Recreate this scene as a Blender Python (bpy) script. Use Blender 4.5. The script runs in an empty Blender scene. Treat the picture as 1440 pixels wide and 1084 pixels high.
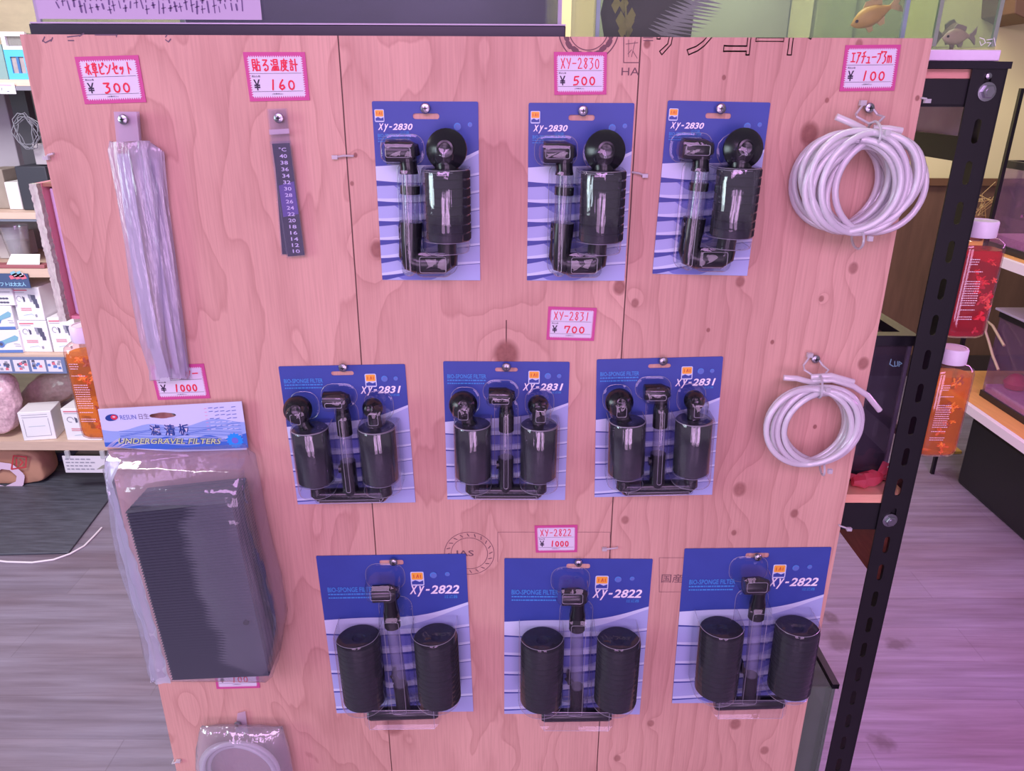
import bpy, bmesh, math, random
from mathutils import Vector, Matrix, noise

random.seed(7)
sc = bpy.context.scene
C = sc.collection

# ------------------------------------------------------------------ camera
W, H, F = 1440.0, 1084.0, 1060.0
TH = math.atan(F / 2699.0)          # tilt down
RO = 0.0044                         # tiny roll
CAM = Vector((0.036, -0.8266, 1.47))
_R, _F, _U = Vector((1, 0, 0)), Vector((0, math.cos(TH), -math.sin(TH))), Vector((0, math.sin(TH), math.cos(TH)))
RR = _R * math.cos(RO) + _U * math.sin(RO)
UU = _U * math.cos(RO) - _R * math.sin(RO)
cam = bpy.data.objects.new('camera', bpy.data.cameras.new('camera'))
C.objects.link(cam)
cam.data.sensor_width = 36.0
cam.data.lens = F / W * 36.0
cam.data.clip_start = 0.02
cam.matrix_world = Matrix(((RR.x, UU.x, -_F.x, CAM.x), (RR.y, UU.y, -_F.y, CAM.y), (RR.z, UU.z, -_F.z, CAM.z), (0, 0, 0, 1)))
sc.camera = cam


def ray(px, py):
    return _F + RR * ((px - W / 2) / F) - UU * ((py - H / 2) / F)


def P(px, py, y=0.0):
    d = ray(px, py)
    return CAM + d * ((y - CAM.y) / d.y)


def PZ(px, py, z):
    d = ray(px, py)
    return CAM + d * ((z - CAM.z) / d.z)


def PX(px, py, x):
    d = ray(px, py)
    return CAM + d * ((x - CAM.x) / d.x)


# ------------------------------------------------------------------ world, lights, exposure
sc.view_settings.view_transform = 'Standard'
sc.view_settings.look = 'None'
sc.view_settings.gamma = 1.0
sc.view_settings.use_curve_mapping = False
sc.view_settings.exposure = 0.0
sc.cycles.max_bounces = 10
sc.cycles.transparent_max_bounces = 24
sc.cycles.transmission_bounces = 6
sc.cycles.caustics_reflective = False
sc.cycles.caustics_refractive = False
sc.cycles.use_denoising = True

w = bpy.data.worlds.new('room_ambient')
sc.world = w
w.use_nodes = True
w.node_tree.nodes['Background'].inputs[0].default_value = (0.80, 0.66, 0.86, 1)
w.node_tree.nodes['Background'].inputs[1].default_value = 0.33


def area(name, loc, aim, sx, sy, power, col):
    l = bpy.data.lights.new(name, 'AREA')
    l.shape = 'RECTANGLE'
    l.size, l.size_y = sx, sy
    l.energy = power
    l.color = col
    o = bpy.data.objects.new(name, l)
    C.objects.link(o)
    o.location = loc
    o.rotation_euler = (Vector(aim) - Vector(loc)).to_track_quat('-Z', 'Y').to_euler()
    return o


area('grow_light', (-0.25, -2.0, 2.35), (0.0, 0.0, 0.95), 2.2, 0.7, 37, (0.88, 0.48, 1.0))
area('front_streak_fill', (-0.45, -3.2, 0.88), (0.0, 0.0, 1.0), 0.85, 1.45, 19, (0.92, 0.56, 1.0))  # added panel behind the camera, gives upright streaks on the film
area('front_streak_fill_right', (0.85, -3.2, 0.88), (0.0, 0.0, 1.0), 0.85, 1.45, 19, (0.92, 0.56, 1.0))  # second added panel, set apart so the film catches several streaks
area('shelf_ceiling_light', (-1.45, 0.35, 2.35), (-1.55, 1.85, 0.9), 1.2, 0.6, 58, (1.0, 0.95, 0.98))
area('aisle_tank_light', (1.36, 0.45, 1.4), (1.36, 0.5, 0.0), 0.45, 1.1, 21, (0.95, 0.30, 1.0))
area('added_side_fill', (-2.6, -1.3, 1.5), (-1.0, 0.9, 0.0), 1.0, 1.2, 30, (0.78, 0.97, 1.0))  # added cool fill for the floor beside the board, unseen source
area('added_tank_fill', (0.30, 0.2, 2.0), (0.30, 0.2, 1.5), 0.6, 0.15, 7.5, (1.0, 0.98, 0.92))  # added unseen source that brightens the inside of the murky tank
area('wall_ceiling_light', (1.1, 2.2, 2.7), (1.3, 3.1, 1.7), 1.8, 0.4, 40, (1.0, 0.93, 0.84))


# ------------------------------------------------------------------ materials
def lin(c):
    c = c / 255.0
    return c / 12.92 if c <= 0.04045 else ((c + 0.055) / 1.055) ** 2.4


def rgb(r, g, b):
    return (lin(r), lin(g), lin(b), 1.0)


_M = {}


def mat(name, col=(200, 200, 200), rough=0.6, metal=0.0, var=0.0, scale=20.0, stretch=(1, 1, 1), bump=0.0, coat=0.0, spec=0.5, emit=0.0):
    if name in _M:
        return _M[name]
    m = bpy.data.materials.new(name)
    m.use_nodes = True
    nt = m.node_tree
    b = nt.nodes['Principled BSDF']
    c = rgb(*col)
    b.inputs['Base Color'].default_value = c
    b.inputs['Roughness'].default_value = rough
    b.inputs['Metallic'].default_value = metal
    b.inputs['Specular IOR Level'].default_value = spec
    if coat:
        b.inputs['Coat Weight'].default_value = coat
        b.inputs['Coat Roughness'].default_value = 0.08
    if emit:
        b.inputs['Emission Color'].default_value = c
        b.inputs['Emission Strength'].default_value = emit
    if var or bump:
        tc = nt.nodes.new('ShaderNodeTexCoord')
        mp = nt.nodes.new('ShaderNodeMapping')
        mp.inputs['Scale'].default_value = stretch
        nz = nt.nodes.new('ShaderNodeTexNoise')
        nz.inputs['Scale'].default_value = scale
        nz.inputs['Detail'].default_value = 5
        nt.links.new(tc.outputs['Object'], mp.inputs[0])
        nt.links.new(mp.outputs[0], nz.inputs['Vector'])
        if var:
            mx = nt.nodes.new('ShaderNodeMix')
            mx.data_type = 'RGBA'
            mx.inputs['A'].default_value = tuple(max(0, x * (1 - var)) for x in c[:3]) + (1,)
            mx.inputs['B'].default_value = tuple(min(1, x * (1 + var)) for x in c[:3]) + (1,)
            nt.links.new(nz.outputs['Fac'], mx.inputs['Factor'])
            nt.links.new(mx.outputs['Result'], b.inputs['Base Color'])
        if bump:
            bp = nt.nodes.new('ShaderNodeBump')
            bp.inputs['Strength'].default_value = bump
            bp.inputs['Distance'].default_value = 0.002
            nt.links.new(nz.outputs['Fac'], bp.inputs['Height'])
            nt.links.new(bp.outputs[0], b.inputs['Normal'])
    _M[name] = m
    return m


def clear(name, tint=(255, 255, 255), haze=0.06, hazecol=(235, 235, 240), gloss=0.05, rough=0.06, ior=1.45, bump=0.0, bscale=40, stretch=(1, 1, 1), trans=False, tmix=.45):
    """thin clear plastic or glass: tinted transparency, a little haze, fresnel reflection"""
    if name in _M:
        return _M[name]
    m = bpy.data.materials.new(name)
    m.use_nodes = True
    nt = m.node_tree
    nt.nodes.clear()
    out = nt.nodes.new('ShaderNodeOutputMaterial')
    tr = nt.nodes.new('ShaderNodeBsdfTransparent')
    tr.inputs[0].default_value = rgb(*tint)
    df = nt.nodes.new('ShaderNodeBsdfDiffuse')
    df.inputs[0].default_value = rgb(*hazecol)
    body = df
    if trans:
        tl = nt.nodes.new('ShaderNodeBsdfTranslucent')
        tl.inputs[0].default_value = rgb(*hazecol)
        mx0 = nt.nodes.new('ShaderNodeMixShader')
        mx0.inputs[0].default_value = tmix
        nt.links.new(df.outputs[0], mx0.inputs[1])
        nt.links.new(tl.outputs[0], mx0.inputs[2])
        body = mx0
    gl = nt.nodes.new('ShaderNodeBsdfGlossy')
    gl.inputs['Roughness'].default_value = rough
    m1 = nt.nodes.new('ShaderNodeMixShader')
    m1.inputs[0].default_value = haze
    m2 = nt.nodes.new('ShaderNodeMixShader')
    fr = nt.nodes.new('ShaderNodeLayerWeight')      # side-independent fresnel (Schlick)
    fr.inputs['Blend'].default_value = 0.5
    pw = nt.nodes.new('ShaderNodeMath')
    pw.operation = 'POWER'
    pw.inputs[1].default_value = 5.0
    ad = nt.nodes.new('ShaderNodeMath')
    ad.operation = 'MULTIPLY_ADD'
    ad.use_clamp = True
    ad.inputs[1].default_value = 0.75
    ad.inputs[2].default_value = 0.03 + gloss
    nt.links.new(fr.outputs['Facing'], pw.inputs[0])
    nt.links.new(pw.outputs[0], ad.inputs[0])
    nt.links.new(tr.outputs[0], m1.inputs[1])
    nt.links.new(body.outputs[0], m1.inputs[2])
    nt.links.new(ad.outputs[0], m2.inputs[0])
    nt.links.new(m1.outputs[0], m2.inputs[1])
    nt.links.new(gl.outputs[0], m2.inputs[2])
    nt.links.new(m2.outputs[0], out.inputs[0])
    if bump:
        tc = nt.nodes.new('ShaderNodeTexCoord')
        mp = nt.nodes.new('ShaderNodeMapping')
        mp.inputs['Scale'].default_value = stretch
        nz = nt.nodes.new('ShaderNodeTexNoise')
        nz.inputs['Scale'].default_value = bscale
        nz.inputs['Detail'].default_value = 3
        bp = nt.nodes.new('ShaderNodeBump')
        bp.inputs['Strength'].default_value = bump
        bp.inputs['Distance'].default_value = 0.004
        nt.links.new(tc.outputs['Object'], mp.inputs[0])
        nt.links.new(mp.outputs[0], nz.inputs['Vector'])
        nt.links.new(nz.outputs['Fac'], bp.inputs['Height'])
        nt.links.new(bp.outputs[0], gl.inputs['Normal'])
        nt.links.new(bp.outputs[0], fr.inputs['Normal'])
    _M[name] = m
    return m


# ------------------------------------------------------------------ mesh builder
def arc2(cx, cz, r, a0, a1, n):
    return [(cx + r * math.cos(a0 + (a1 - a0) * i / n), cz + r * math.sin(a0 + (a1 - a0) * i / n)) for i in range(n + 1)]


def rrect(x0, x1, z0, z1, r, n=4):
    r = max(1e-5, min(r, (x1 - x0) / 2 - 1e-6, (z1 - z0) / 2 - 1e-6))
    p = []
    p += arc2(x1 - r, z0 + r, r, -math.pi / 2, 0, n)
    p += arc2(x1 - r, z1 - r, r, 0, math.pi / 2, n)
    p += arc2(x0 + r, z1 - r, r, math.pi / 2, math.pi, n)
    p += arc2(x0 + r, z0 + r, r, math.pi, 1.5 * math.pi, n)
    return p


_TX = {}


def text_geo(body, shear=0.0, offset=0.0, outline=0.0):
    """letters as flat 2-D polygons: verts, faces, bounds"""
    k = (body, shear, offset, outline)
    if k in _TX:
        return _TX[k]
    cu = bpy.data.curves.new('t', 'FONT')
    cu.body = body
    cu.shear = shear
    cu.offset = offset
    cu.resolution_u = 2
    if outline:
        cu.fill_mode = 'NONE' if hasattr(cu, 'fill_mode') else cu.fill_mode
        cu.bevel_depth = outline
        cu.bevel_resolution = 0
    o = bpy.data.objects.new('t', cu)
    C.objects.link(o)
    dg = bpy.context.evaluated_depsgraph_get()
    me = bpy.data.meshes.new_from_object(o.evaluated_get(dg))
    vs = [(v.co.x, v.co.y) for v in me.vertices]
    fs = [tuple(p.vertices) for p in me.polygons]
    bpy.data.objects.remove(o)
    bpy.data.curves.remove(cu)
    bpy.data.meshes.remove(me)
    xs = [v[0] for v in vs] or [0]
    ys = [v[1] for v in vs] or [0]
    _TX[k] = (vs, fs, (min(xs), max(xs), min(ys), max(ys)))
    return _TX[k]


class MB:
    def __init__(self):
        self.v, self.f, self.mi, self.mats = [], [], [], []

    def slot(self, m):
        if m not in self.mats:
            self.mats.append(m)
        return self.mats.index(m)

    def add(self, vs, fs, m):
        o = len(self.v)
        self.v += [Vector(x) for x in vs]
        s = self.slot(m)
        for f in fs:
            self.f.append(tuple(i + o for i in f))
            self.mi.append(s)
        return self

    def box(self, c, s, m, rot=None):
        hx, hy, hz = s[0] / 2, s[1] / 2, s[2] / 2
        vs = [Vector((x, y, z)) for x in (-hx, hx) for y in (-hy, hy) for z in (-hz, hz)]
        if rot is not None:
            vs = [rot @ v for v in vs]
        vs = [v + Vector(c) for v in vs]
        return self.add(vs, [(0, 1, 3, 2), (4, 6, 7, 5), (0, 4, 5, 1), (2, 3, 7, 6), (0, 2, 6, 4), (1, 5, 7, 3)], m)

    def bb(self, x0, x1, y0, y1, z0, z1, m):
        return self.box(((x0 + x1) / 2, (y0 + y1) / 2, (z0 + z1) / 2), (x1 - x0, y1 - y0, z1 - z0), m)

    def tube(self, path, r, m, n=10, closed=False, caps=True):
        path = [Vector(p) for p in path]
        k = len(path)
        rs = r if isinstance(r, (list, tuple)) else [r] * k
        vs, fs = [], []
        up = None
        for i in range(k):
            if closed:
                t = path[(i + 1) % k] - path[i - 1]
            else:
                t = path[min(i + 1, k - 1)] - path[max(i - 1, 0)]
            t.normalize()
            if up is None:
                up = t.orthogonal().normalized()
            else:
                up = (up - t * up.dot(t))
                up = up.normalized() if up.length > 1e-6 else t.orthogonal().normalized()
            s = t.cross(up)
            for j in range(n):
                a = 2 * math.pi * j / n
                vs.append(path[i] + (up * math.cos(a) + s * math.sin(a)) * rs[i])
        for i in range(k if closed else k - 1):
            a, b = i * n, ((i + 1) % k) * n
            for j in range(n):
                fs.append((a + j, a + (j + 1) % n, b + (j + 1) % n, b + j))
        if caps and not closed:
            fs.append(tuple(range(n))[::-1])
            fs.append(tuple((k - 1) * n + j for j in range(n)))
        return self.add(vs, fs, m)

    def lathe(self, prof, m, org=(0, 0, 0), axis='z', n=24, sx=1.0, sy=1.0):
        """prof: (radius, height) pairs"""
        vs, fs = [], []
        for r, h in prof:
            for j in range(n):
                a = 2 * math.pi * j / n
                x, y = r * math.cos(a) * sx, r * math.sin(a) * sy
                p = {'z': (x, y, h), 'y': (x, h, y), 'x': (h, x, y)}[axis]
                vs.append(Vector(p) + Vector(org))
        for i in range(len(prof) - 1):
            for j in range(n):
                fs.append((i * n + j, i * n + (j + 1) % n, (i + 1) * n + (j + 1) % n, (i + 1) * n + j))
        fs.append(tuple(range(n))[::-1])
        fs.append(tuple((len(prof) - 1) * n + j for j in range(n)))
        return self.add(vs, fs, m)

    def loft(self, rings, m, cap0=True, cap1=True):
        n = len(rings[0])
        vs = [p for r in rings for p in r]
        fs = []
        for i in range(len(rings) - 1):
            for j in range(n):
                fs.append((i * n + j, i * n + (j + 1) % n, (i + 1) * n + (j + 1) % n, (i + 1) * n + j))
        if cap0:
            fs.append(tuple(range(n))[::-1])
        if cap1:
            fs.append(tuple((len(rings) - 1) * n + j for j in range(n)))
        return self.add(vs, fs, m)

    def prism(self, pts, y0, y1, m):
        """outline in x,z pushed from y0 to y1"""
        return self.loft([[(x, y0, z) for x, z in pts], [(x, y1, z) for x, z in pts]], m)

    def flat(self, pts, y, m):
        return self.add([(x, y, z) for x, z in pts], [tuple(range(len(pts)))], m)

    def strip(self, top, bot, y, m):
        """band between two equally long curves in x,z"""
        n = len(top)
        vs = [(x, y, z) for x, z in top] + [(x, y, z) for x, z in bot]
        return self.add(vs, [(i, i + 1, n + i + 1, n + i) for i in range(n - 1)], m)

    def holed(self, outer, holes, y0, y1, m):
        """plate with holes, outline in x,z"""
        bm = bmesh.new()
        es = []
        for lp in [outer] + holes:
            vv = [bm.verts.new((x, 0, z)) for x, z in lp]
            for i in range(len(vv)):
                es.append(bm.edges.new((vv[i], vv[(i + 1) % len(vv)])))
        bmesh.ops.triangle_fill(bm, use_beauty=True, use_dissolve=False, edges=es)
        bm.verts.index_update()
        tri = [tuple(v.index for v in f.verts) for f in bm.faces]
        co = [v.co.copy() for v in bm.verts]
        bm.free()
        self.add([(c.x, y0, c.z) for c in co], tri, m)
        if y1 != y0:
            self.add([(c.x, y1, c.z) for c in co], [t[::-1] for t in tri], m)
            for lp in [outer] + holes:
                n = len(lp)
                self.add([(x, y0, z) for x, z in lp] + [(x, y1, z) for x, z in lp], [(i, (i + 1) % n, n + (i + 1) % n, n + i) for i in range(n)], m)
        return self

    def ink(self, strokes, wd, y, m, fr=None):
        """pen strokes as flat ribbons; fr maps (u,v) to (x,z)"""
        y0 = y
        for st in strokes:
            pts = [Vector(fr(*p) if fr else p) for p in st]
            for a, b in zip(pts, pts[1:]):
                y -= 1.6e-6
                d = b - a
                if d.length < 1e-7:
                    continue
                nn = Vector((-d.y, d.x)).normalized() * wd / 2
                self.add([(q.x, y, q.y) for q in (a - nn, b - nn, b + nn, a + nn)], [(0, 1, 2, 3)], m)
            for p in pts:
                y -= 1.6e-6
                self.add([(p.x + wd / 2 * math.cos(k * math.pi / 3), y, p.y + wd / 2 * math.sin(k * math.pi / 3)) for k in range(6)], [(0, 1, 2, 3, 4, 5)], m)
        return self

    def text(self, body, x0, x1, z0, z1, y, m, shear=0.0, offset=0.0, outline=0.0, fit=True, fr=None):
        vs, fs, (a, b, c, d) = text_geo(body, shear, offset, outline)
        kx, kz = (x1 - x0) / max(b - a, 1e-6), (z1 - z0) / max(d - c, 1e-6)
        if not fit:
            kx = kz
        out = []
        for u, v in vs:
            x, z = x0 + (u - a) * kx, z0 + (v - c) * kz
            out.append((x, y, z) if fr is None else fr(x, z, y))
        return self.add(out, fs, m)

    def xform(self, M):
        self.v = [M @ v for v in self.v]
        return self

    def build(self, name, parent=None, smooth=35, bevel=0.0, loc=None, seg=2):
        me = bpy.data.meshes.new(name)
        me.from_pydata([tuple(v) for v in self.v], [], self.f)
        for m in self.mats:
            me.materials.append(m)
        me.polygons.foreach_set('material_index', self.mi)
        bm = bmesh.new()
        bm.from_mesh(me)
        bmesh.ops.recalc_face_normals(bm, faces=bm.faces)
        bm.to_mesh(me)
        bm.free()
        if smooth:
            me.polygons.foreach_set('use_smooth', [True] * len(me.polygons))
            me.set_sharp_from_angle(angle=math.radians(smooth))
        o = bpy.data.objects.new(name, me)
        C.objects.link(o)
        if parent:
            o.parent = parent
        if loc is not None:
            o.location = loc
        if bevel:
            bv = o.modifiers.new('bevel', 'BEVEL')
            bv.width = bevel
            bv.segments = seg
            bv.limit_method = 'ANGLE'
            bv.angle_limit = math.radians(50)
        return o


def tag(o, label, cat, group=None, kind=None):
    if label:
        o['label'] = label
    if cat:
        o['category'] = cat
    if group:
        o['group'] = group
    if kind:
        o['kind'] = kind
    return o


def thing(name, label, cat, loc=(0, 0, 0), group=None):
    o = bpy.data.objects.new(name, None)
    o.empty_display_size = 0.02
    C.objects.link(o)
    o.location = loc
    return tag(o, label, cat, group)


def copy_tree(o, parent=None):
    c = o.copy()
    C.objects.link(c)
    c.parent = parent
    for ch in list(o.children):
        copy_tree(ch, c)
    return c


def structure(o):
    o['kind'] = 'structure'
    return o


# ------------------------------------------------------------------ shared materials
M_black = mat('black_plastic', (20, 21, 27), 0.24, spec=0.6)
M_sponge = mat('black_sponge', (24, 26, 34), 0.85, var=0.5, scale=160, bump=0.6)
M_film = clear('blister_plastic', (252, 252, 255), haze=0.006, gloss=0.03, rough=0.05, bump=0.16, bscale=45)
M_edgeglint = clear('blister_edge_glint', (250, 250, 255), haze=.42, hazecol=(235, 232, 245), gloss=.12, rough=.2, trans=True)  # whitish lip of the plastic, standing in for glints along its edges
M_filmfit = clear('shrink_film', (240, 242, 250), haze=0.012, gloss=0.09, rough=0.06, bump=0.45, bscale=34, stretch=(3, 3, .3))
M_tubeclear = clear('clear_rigid_tube', (225, 225, 238), haze=0.14, hazecol=(210, 215, 230), gloss=0.05)
M_steel = mat('zinc_screw', (170, 172, 178), 0.28, 1.0)
M_navy = mat('card_navy', (54, 74, 156), 0.45, var=0.12, scale=30)
M_lav = mat('card_lavender', (168, 180, 222), 0.45)
M_mid = mat('card_blue_band', (112, 122, 196), 0.45)
M_white = mat('card_white_band', (206, 218, 240), 0.45)
M_wedge = mat('card_dark_wedge', (58, 70, 150), 0.45)
M_text = mat('card_white_text', (245, 240, 245), 0.5)
M_cyan = mat('card_cyan_text', (70, 145, 215), 0.5)
M_paper = mat('card_paper_edge', (215, 215, 225), 0.7)
M_orange = mat('logo_orange', (245, 175, 60), 0.5)
M_bub = mat('card_bubble', (92, 118, 192), 0.45)
M_tie = clear('nylon_tie', (250, 250, 250), haze=0.8, hazecol=(235, 235, 238), gloss=0.03, rough=0.25, trans=True)
M_ink = mat('stamp_ink', (116, 84, 88), 0.8)
M_blackmetal = mat('black_paint_metal', (15, 15, 19), 0.4, spec=0.5, var=0.35, scale=60)
M_glass = clear('aquarium_glass', (242, 247, 244), haze=0.02, gloss=0.02, rough=0.02)
M_wood = mat('shelf_wood', (205, 165, 130), 0.6, var=0.18, scale=12, stretch=(1, 1, 8))
M_whitebox = mat('white_carton', (232, 232, 236), 0.6)
M_whiteplastic = mat('white_plastic', (232, 226, 236), 0.35)
M_redink = mat('red_marker', (226, 30, 62), 0.6)
M_print = mat('tag_black_print', (45, 35, 60), 0.6)

# ------------------------------------------------------------------ setting: floor and walls
def plank_floor():
    m = bpy.data.materials.new('laminate_floor')
    m.use_nodes = True
    nt = m.node_tree
    b = nt.nodes['Principled BSDF']
    tc = nt.nodes.new('ShaderNodeTexCoord')
    mp = nt.nodes.new('ShaderNodeMapping')
    mp.inputs['Scale'].default_value = (1.5, 26, 1)
    n1 = nt.nodes.new('ShaderNodeTexNoise')
    n1.inputs['Scale'].default_value = 1.6
    n1.inputs['Detail'].default_value = 8
    n1.inputs['Roughness'].default_value = 0.65
    n1.inputs['Distortion'].default_value = 0.3
    nt.links.new(tc.outputs['Object'], mp.inputs[0])
    nt.links.new(mp.outputs[0], n1.inputs['Vector'])
    r = nt.nodes.new('ShaderNodeValToRGB')
    e = r.color_ramp.elements
    e[0].position, e[0].color = 0.28, rgb(116, 106, 120)
    e[1].position, e[1].color = 0.72, rgb(150, 142, 160)
    x = e.new(0.5)
    x.color = rgb(134, 125, 142)
    nt.links.new(n1.outputs['Fac'], r.inputs[0])
    n2 = nt.nodes.new('ShaderNodeTexNoise')
    n2.inputs['Scale'].default_value = 2.4
    n2.inputs['Detail'].default_value = 2
    mp2 = nt.nodes.new('ShaderNodeMapping')
    mp2.inputs['Scale'].default_value = (.8, 2.6, 1)
    nt.links.new(tc.outputs['Object'], mp2.inputs[0])
    nt.links.new(mp2.outputs[0], n2.inputs['Vector'])
    r2 = nt.nodes.new('ShaderNodeValToRGB')
    r2.color_ramp.elements[0].position, r2.color_ramp.elements[0].color = 0.3, (0.80, 0.70, 0.68, 1)
    r2.color_ramp.elements[1].position, r2.color_ramp.elements[1].color = 0.62, (1, 1, 1, 1)
    nt.links.new(n2.outputs['Fac'], r2.inputs[0])
    br = nt.nodes.new('ShaderNodeTexBrick')
    br.inputs['Scale'].default_value = 1.0
    br.inputs['Color1'].default_value = (1, 1, 1, 1)
    br.inputs['Color2'].default_value = (0.86, 0.86, 0.88, 1)
    br.inputs['Mortar'].default_value = (0.8, 0.78, 0.78, 1)
    br.inputs['Mortar Size'].default_value = 0.0015
    br.inputs['Brick Width'].default_value = 0.9
    br.inputs['Row Height'].default_value = 0.14
    nt.links.new(tc.outputs['Object'], br.inputs['Vector'])
    a = nt.nodes.new('ShaderNodeMix')
    a.data_type = 'RGBA'
    a.blend_type = 'MULTIPLY'
    a.inputs['Factor'].default_value = 1
    c = nt.nodes.new('ShaderNodeMix')
    c.data_type = 'RGBA'
    c.blend_type = 'MULTIPLY'
    c.inputs['Factor'].default_value = 1
    nt.links.new(r.outputs[0], a.inputs['A'])
    nt.links.new(r2.outputs[0], a.inputs['B'])
    nt.links.new(a.outputs['Result'], c.inputs['A'])
    nt.links.new(br.outputs[0], c.inputs['B'])
    last = c.outputs['Result']
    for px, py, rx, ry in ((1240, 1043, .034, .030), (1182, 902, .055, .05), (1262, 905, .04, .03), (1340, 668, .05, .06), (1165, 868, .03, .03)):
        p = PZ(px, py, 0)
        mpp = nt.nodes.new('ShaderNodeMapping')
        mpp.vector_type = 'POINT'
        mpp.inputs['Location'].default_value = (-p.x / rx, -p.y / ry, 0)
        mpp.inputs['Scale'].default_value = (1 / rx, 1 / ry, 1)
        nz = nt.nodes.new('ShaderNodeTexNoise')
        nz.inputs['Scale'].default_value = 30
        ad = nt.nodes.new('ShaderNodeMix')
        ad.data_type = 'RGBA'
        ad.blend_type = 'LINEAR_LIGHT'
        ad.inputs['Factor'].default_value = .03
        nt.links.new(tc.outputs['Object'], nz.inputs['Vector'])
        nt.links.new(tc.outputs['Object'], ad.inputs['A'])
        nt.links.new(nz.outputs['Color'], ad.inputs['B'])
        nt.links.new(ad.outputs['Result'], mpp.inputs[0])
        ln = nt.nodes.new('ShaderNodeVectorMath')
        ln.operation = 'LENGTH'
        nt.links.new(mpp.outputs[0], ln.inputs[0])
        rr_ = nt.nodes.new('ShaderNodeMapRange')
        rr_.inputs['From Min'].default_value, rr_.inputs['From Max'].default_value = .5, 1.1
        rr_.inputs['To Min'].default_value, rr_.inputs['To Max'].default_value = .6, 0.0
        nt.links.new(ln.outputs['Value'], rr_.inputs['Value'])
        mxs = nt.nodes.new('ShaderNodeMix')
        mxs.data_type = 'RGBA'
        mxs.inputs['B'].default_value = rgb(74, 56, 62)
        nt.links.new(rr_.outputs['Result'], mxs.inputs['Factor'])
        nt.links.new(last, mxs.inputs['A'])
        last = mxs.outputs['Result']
    nt.links.new(last, b.inputs['Base Color'])
    b.inputs['Roughness'].default_value = 0.5
    return m


M_floor = plank_floor()
structure(MB().bb(-4.2, 4.2, -4.0, 3.2, -0.05, 0.0, M_floor).build('floor', smooth=0))
YB = 3.10
M_yellow = mat('cream_wall_paint', (226, 214, 160), 0.85, var=0.06, scale=3)
M_wains = mat('brown_wood_wainscot', (106, 76, 58), 0.6, var=0.42, scale=5, stretch=(5, 1, .8))
zw = P(1300, 256, YB).z
structure(MB().bb(-4.2, 4.2, YB + .02, YB + .1, 0, 3.0, M_yellow).build('wall_back', smooth=0))
structure(MB().bb(.2, 4.2, YB, YB + .02, 0, zw, M_wains).build('trim_1', smooth=0))
structure(MB().bb(.2, 4.2, YB - .02, YB, zw - .015, zw + .02, mat('wainscot_cap', (112, 78, 52), .5)).build('trim_2', smooth=0))
structure(MB().bb(.2, 4.2, YB - .012, YB, 0, .12, mat('dark_skirting', (62, 48, 42), .6)).build('baseboard_back', smooth=0))
M_stone = mat('beige_stone_wallpaper', (206, 194, 160), 0.85, var=0.22, scale=14, stretch=(1, 1, 2.2), bump=.4)
structure(MB().bb(-4.2, -.75, 2.75, 2.8, 0, 3.0, M_stone).build('wall_left', smooth=0))

# ------------------------------------------------------------------ plywood board
XL, XR = P(27, 47).x, P(1312, 55).x
ZT = (P(27, 47).z + P(1312, 55).z) / 2
S1, S2 = P(476, 60).x, P(901, 60).x
KN = [(531, 351, 12, .9), (712, 499, 20, .95), (871, 404, 10, .85), (1138, 188, 13, .9), (553, 1020, 15, .75), (1018, 109, 3, .9), (1163, 141, 3, .9),
      (1155, 420, 4, .8), (1200, 377, 7, .7), (1214, 511, 8, .8), (1040, 688, 10, .75), (1117, 722, 6, .8), (1146, 600, 3, .9), (1086, 481, 3, .95), (996, 464, 3, .9),
      (1034, 1018, 8, .75), (1075, 1055, 6, .7), (1032, 749, 4, .8), (915, 1017, 5, .7), (868, 1066, 5, .7), (879, 731, 6, .7), (893, 426, 6, .75), (1290, 138, 3, .9), (910, 62, 5, .9),
      (1041, 396, 7, .8), (1208, 62, 5, .7), (500, 218, 3, .9), (495, 258, 3, .8)]
BURL = [(98, 285, 30, 60, .5), (178, 530, 34, 60, .55), (262, 985, 26, 40, .45), (216, 175, 40, 70, -.35), (190, 380, 60, 90, -.3), (690, 300, 50, 150, -.35), (590, 90, 60, 70, .3), (350, 230, 60, 140, .3), (720, 620, 60, 120, .4), (560, 740, 70, 120, .35)]


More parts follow.
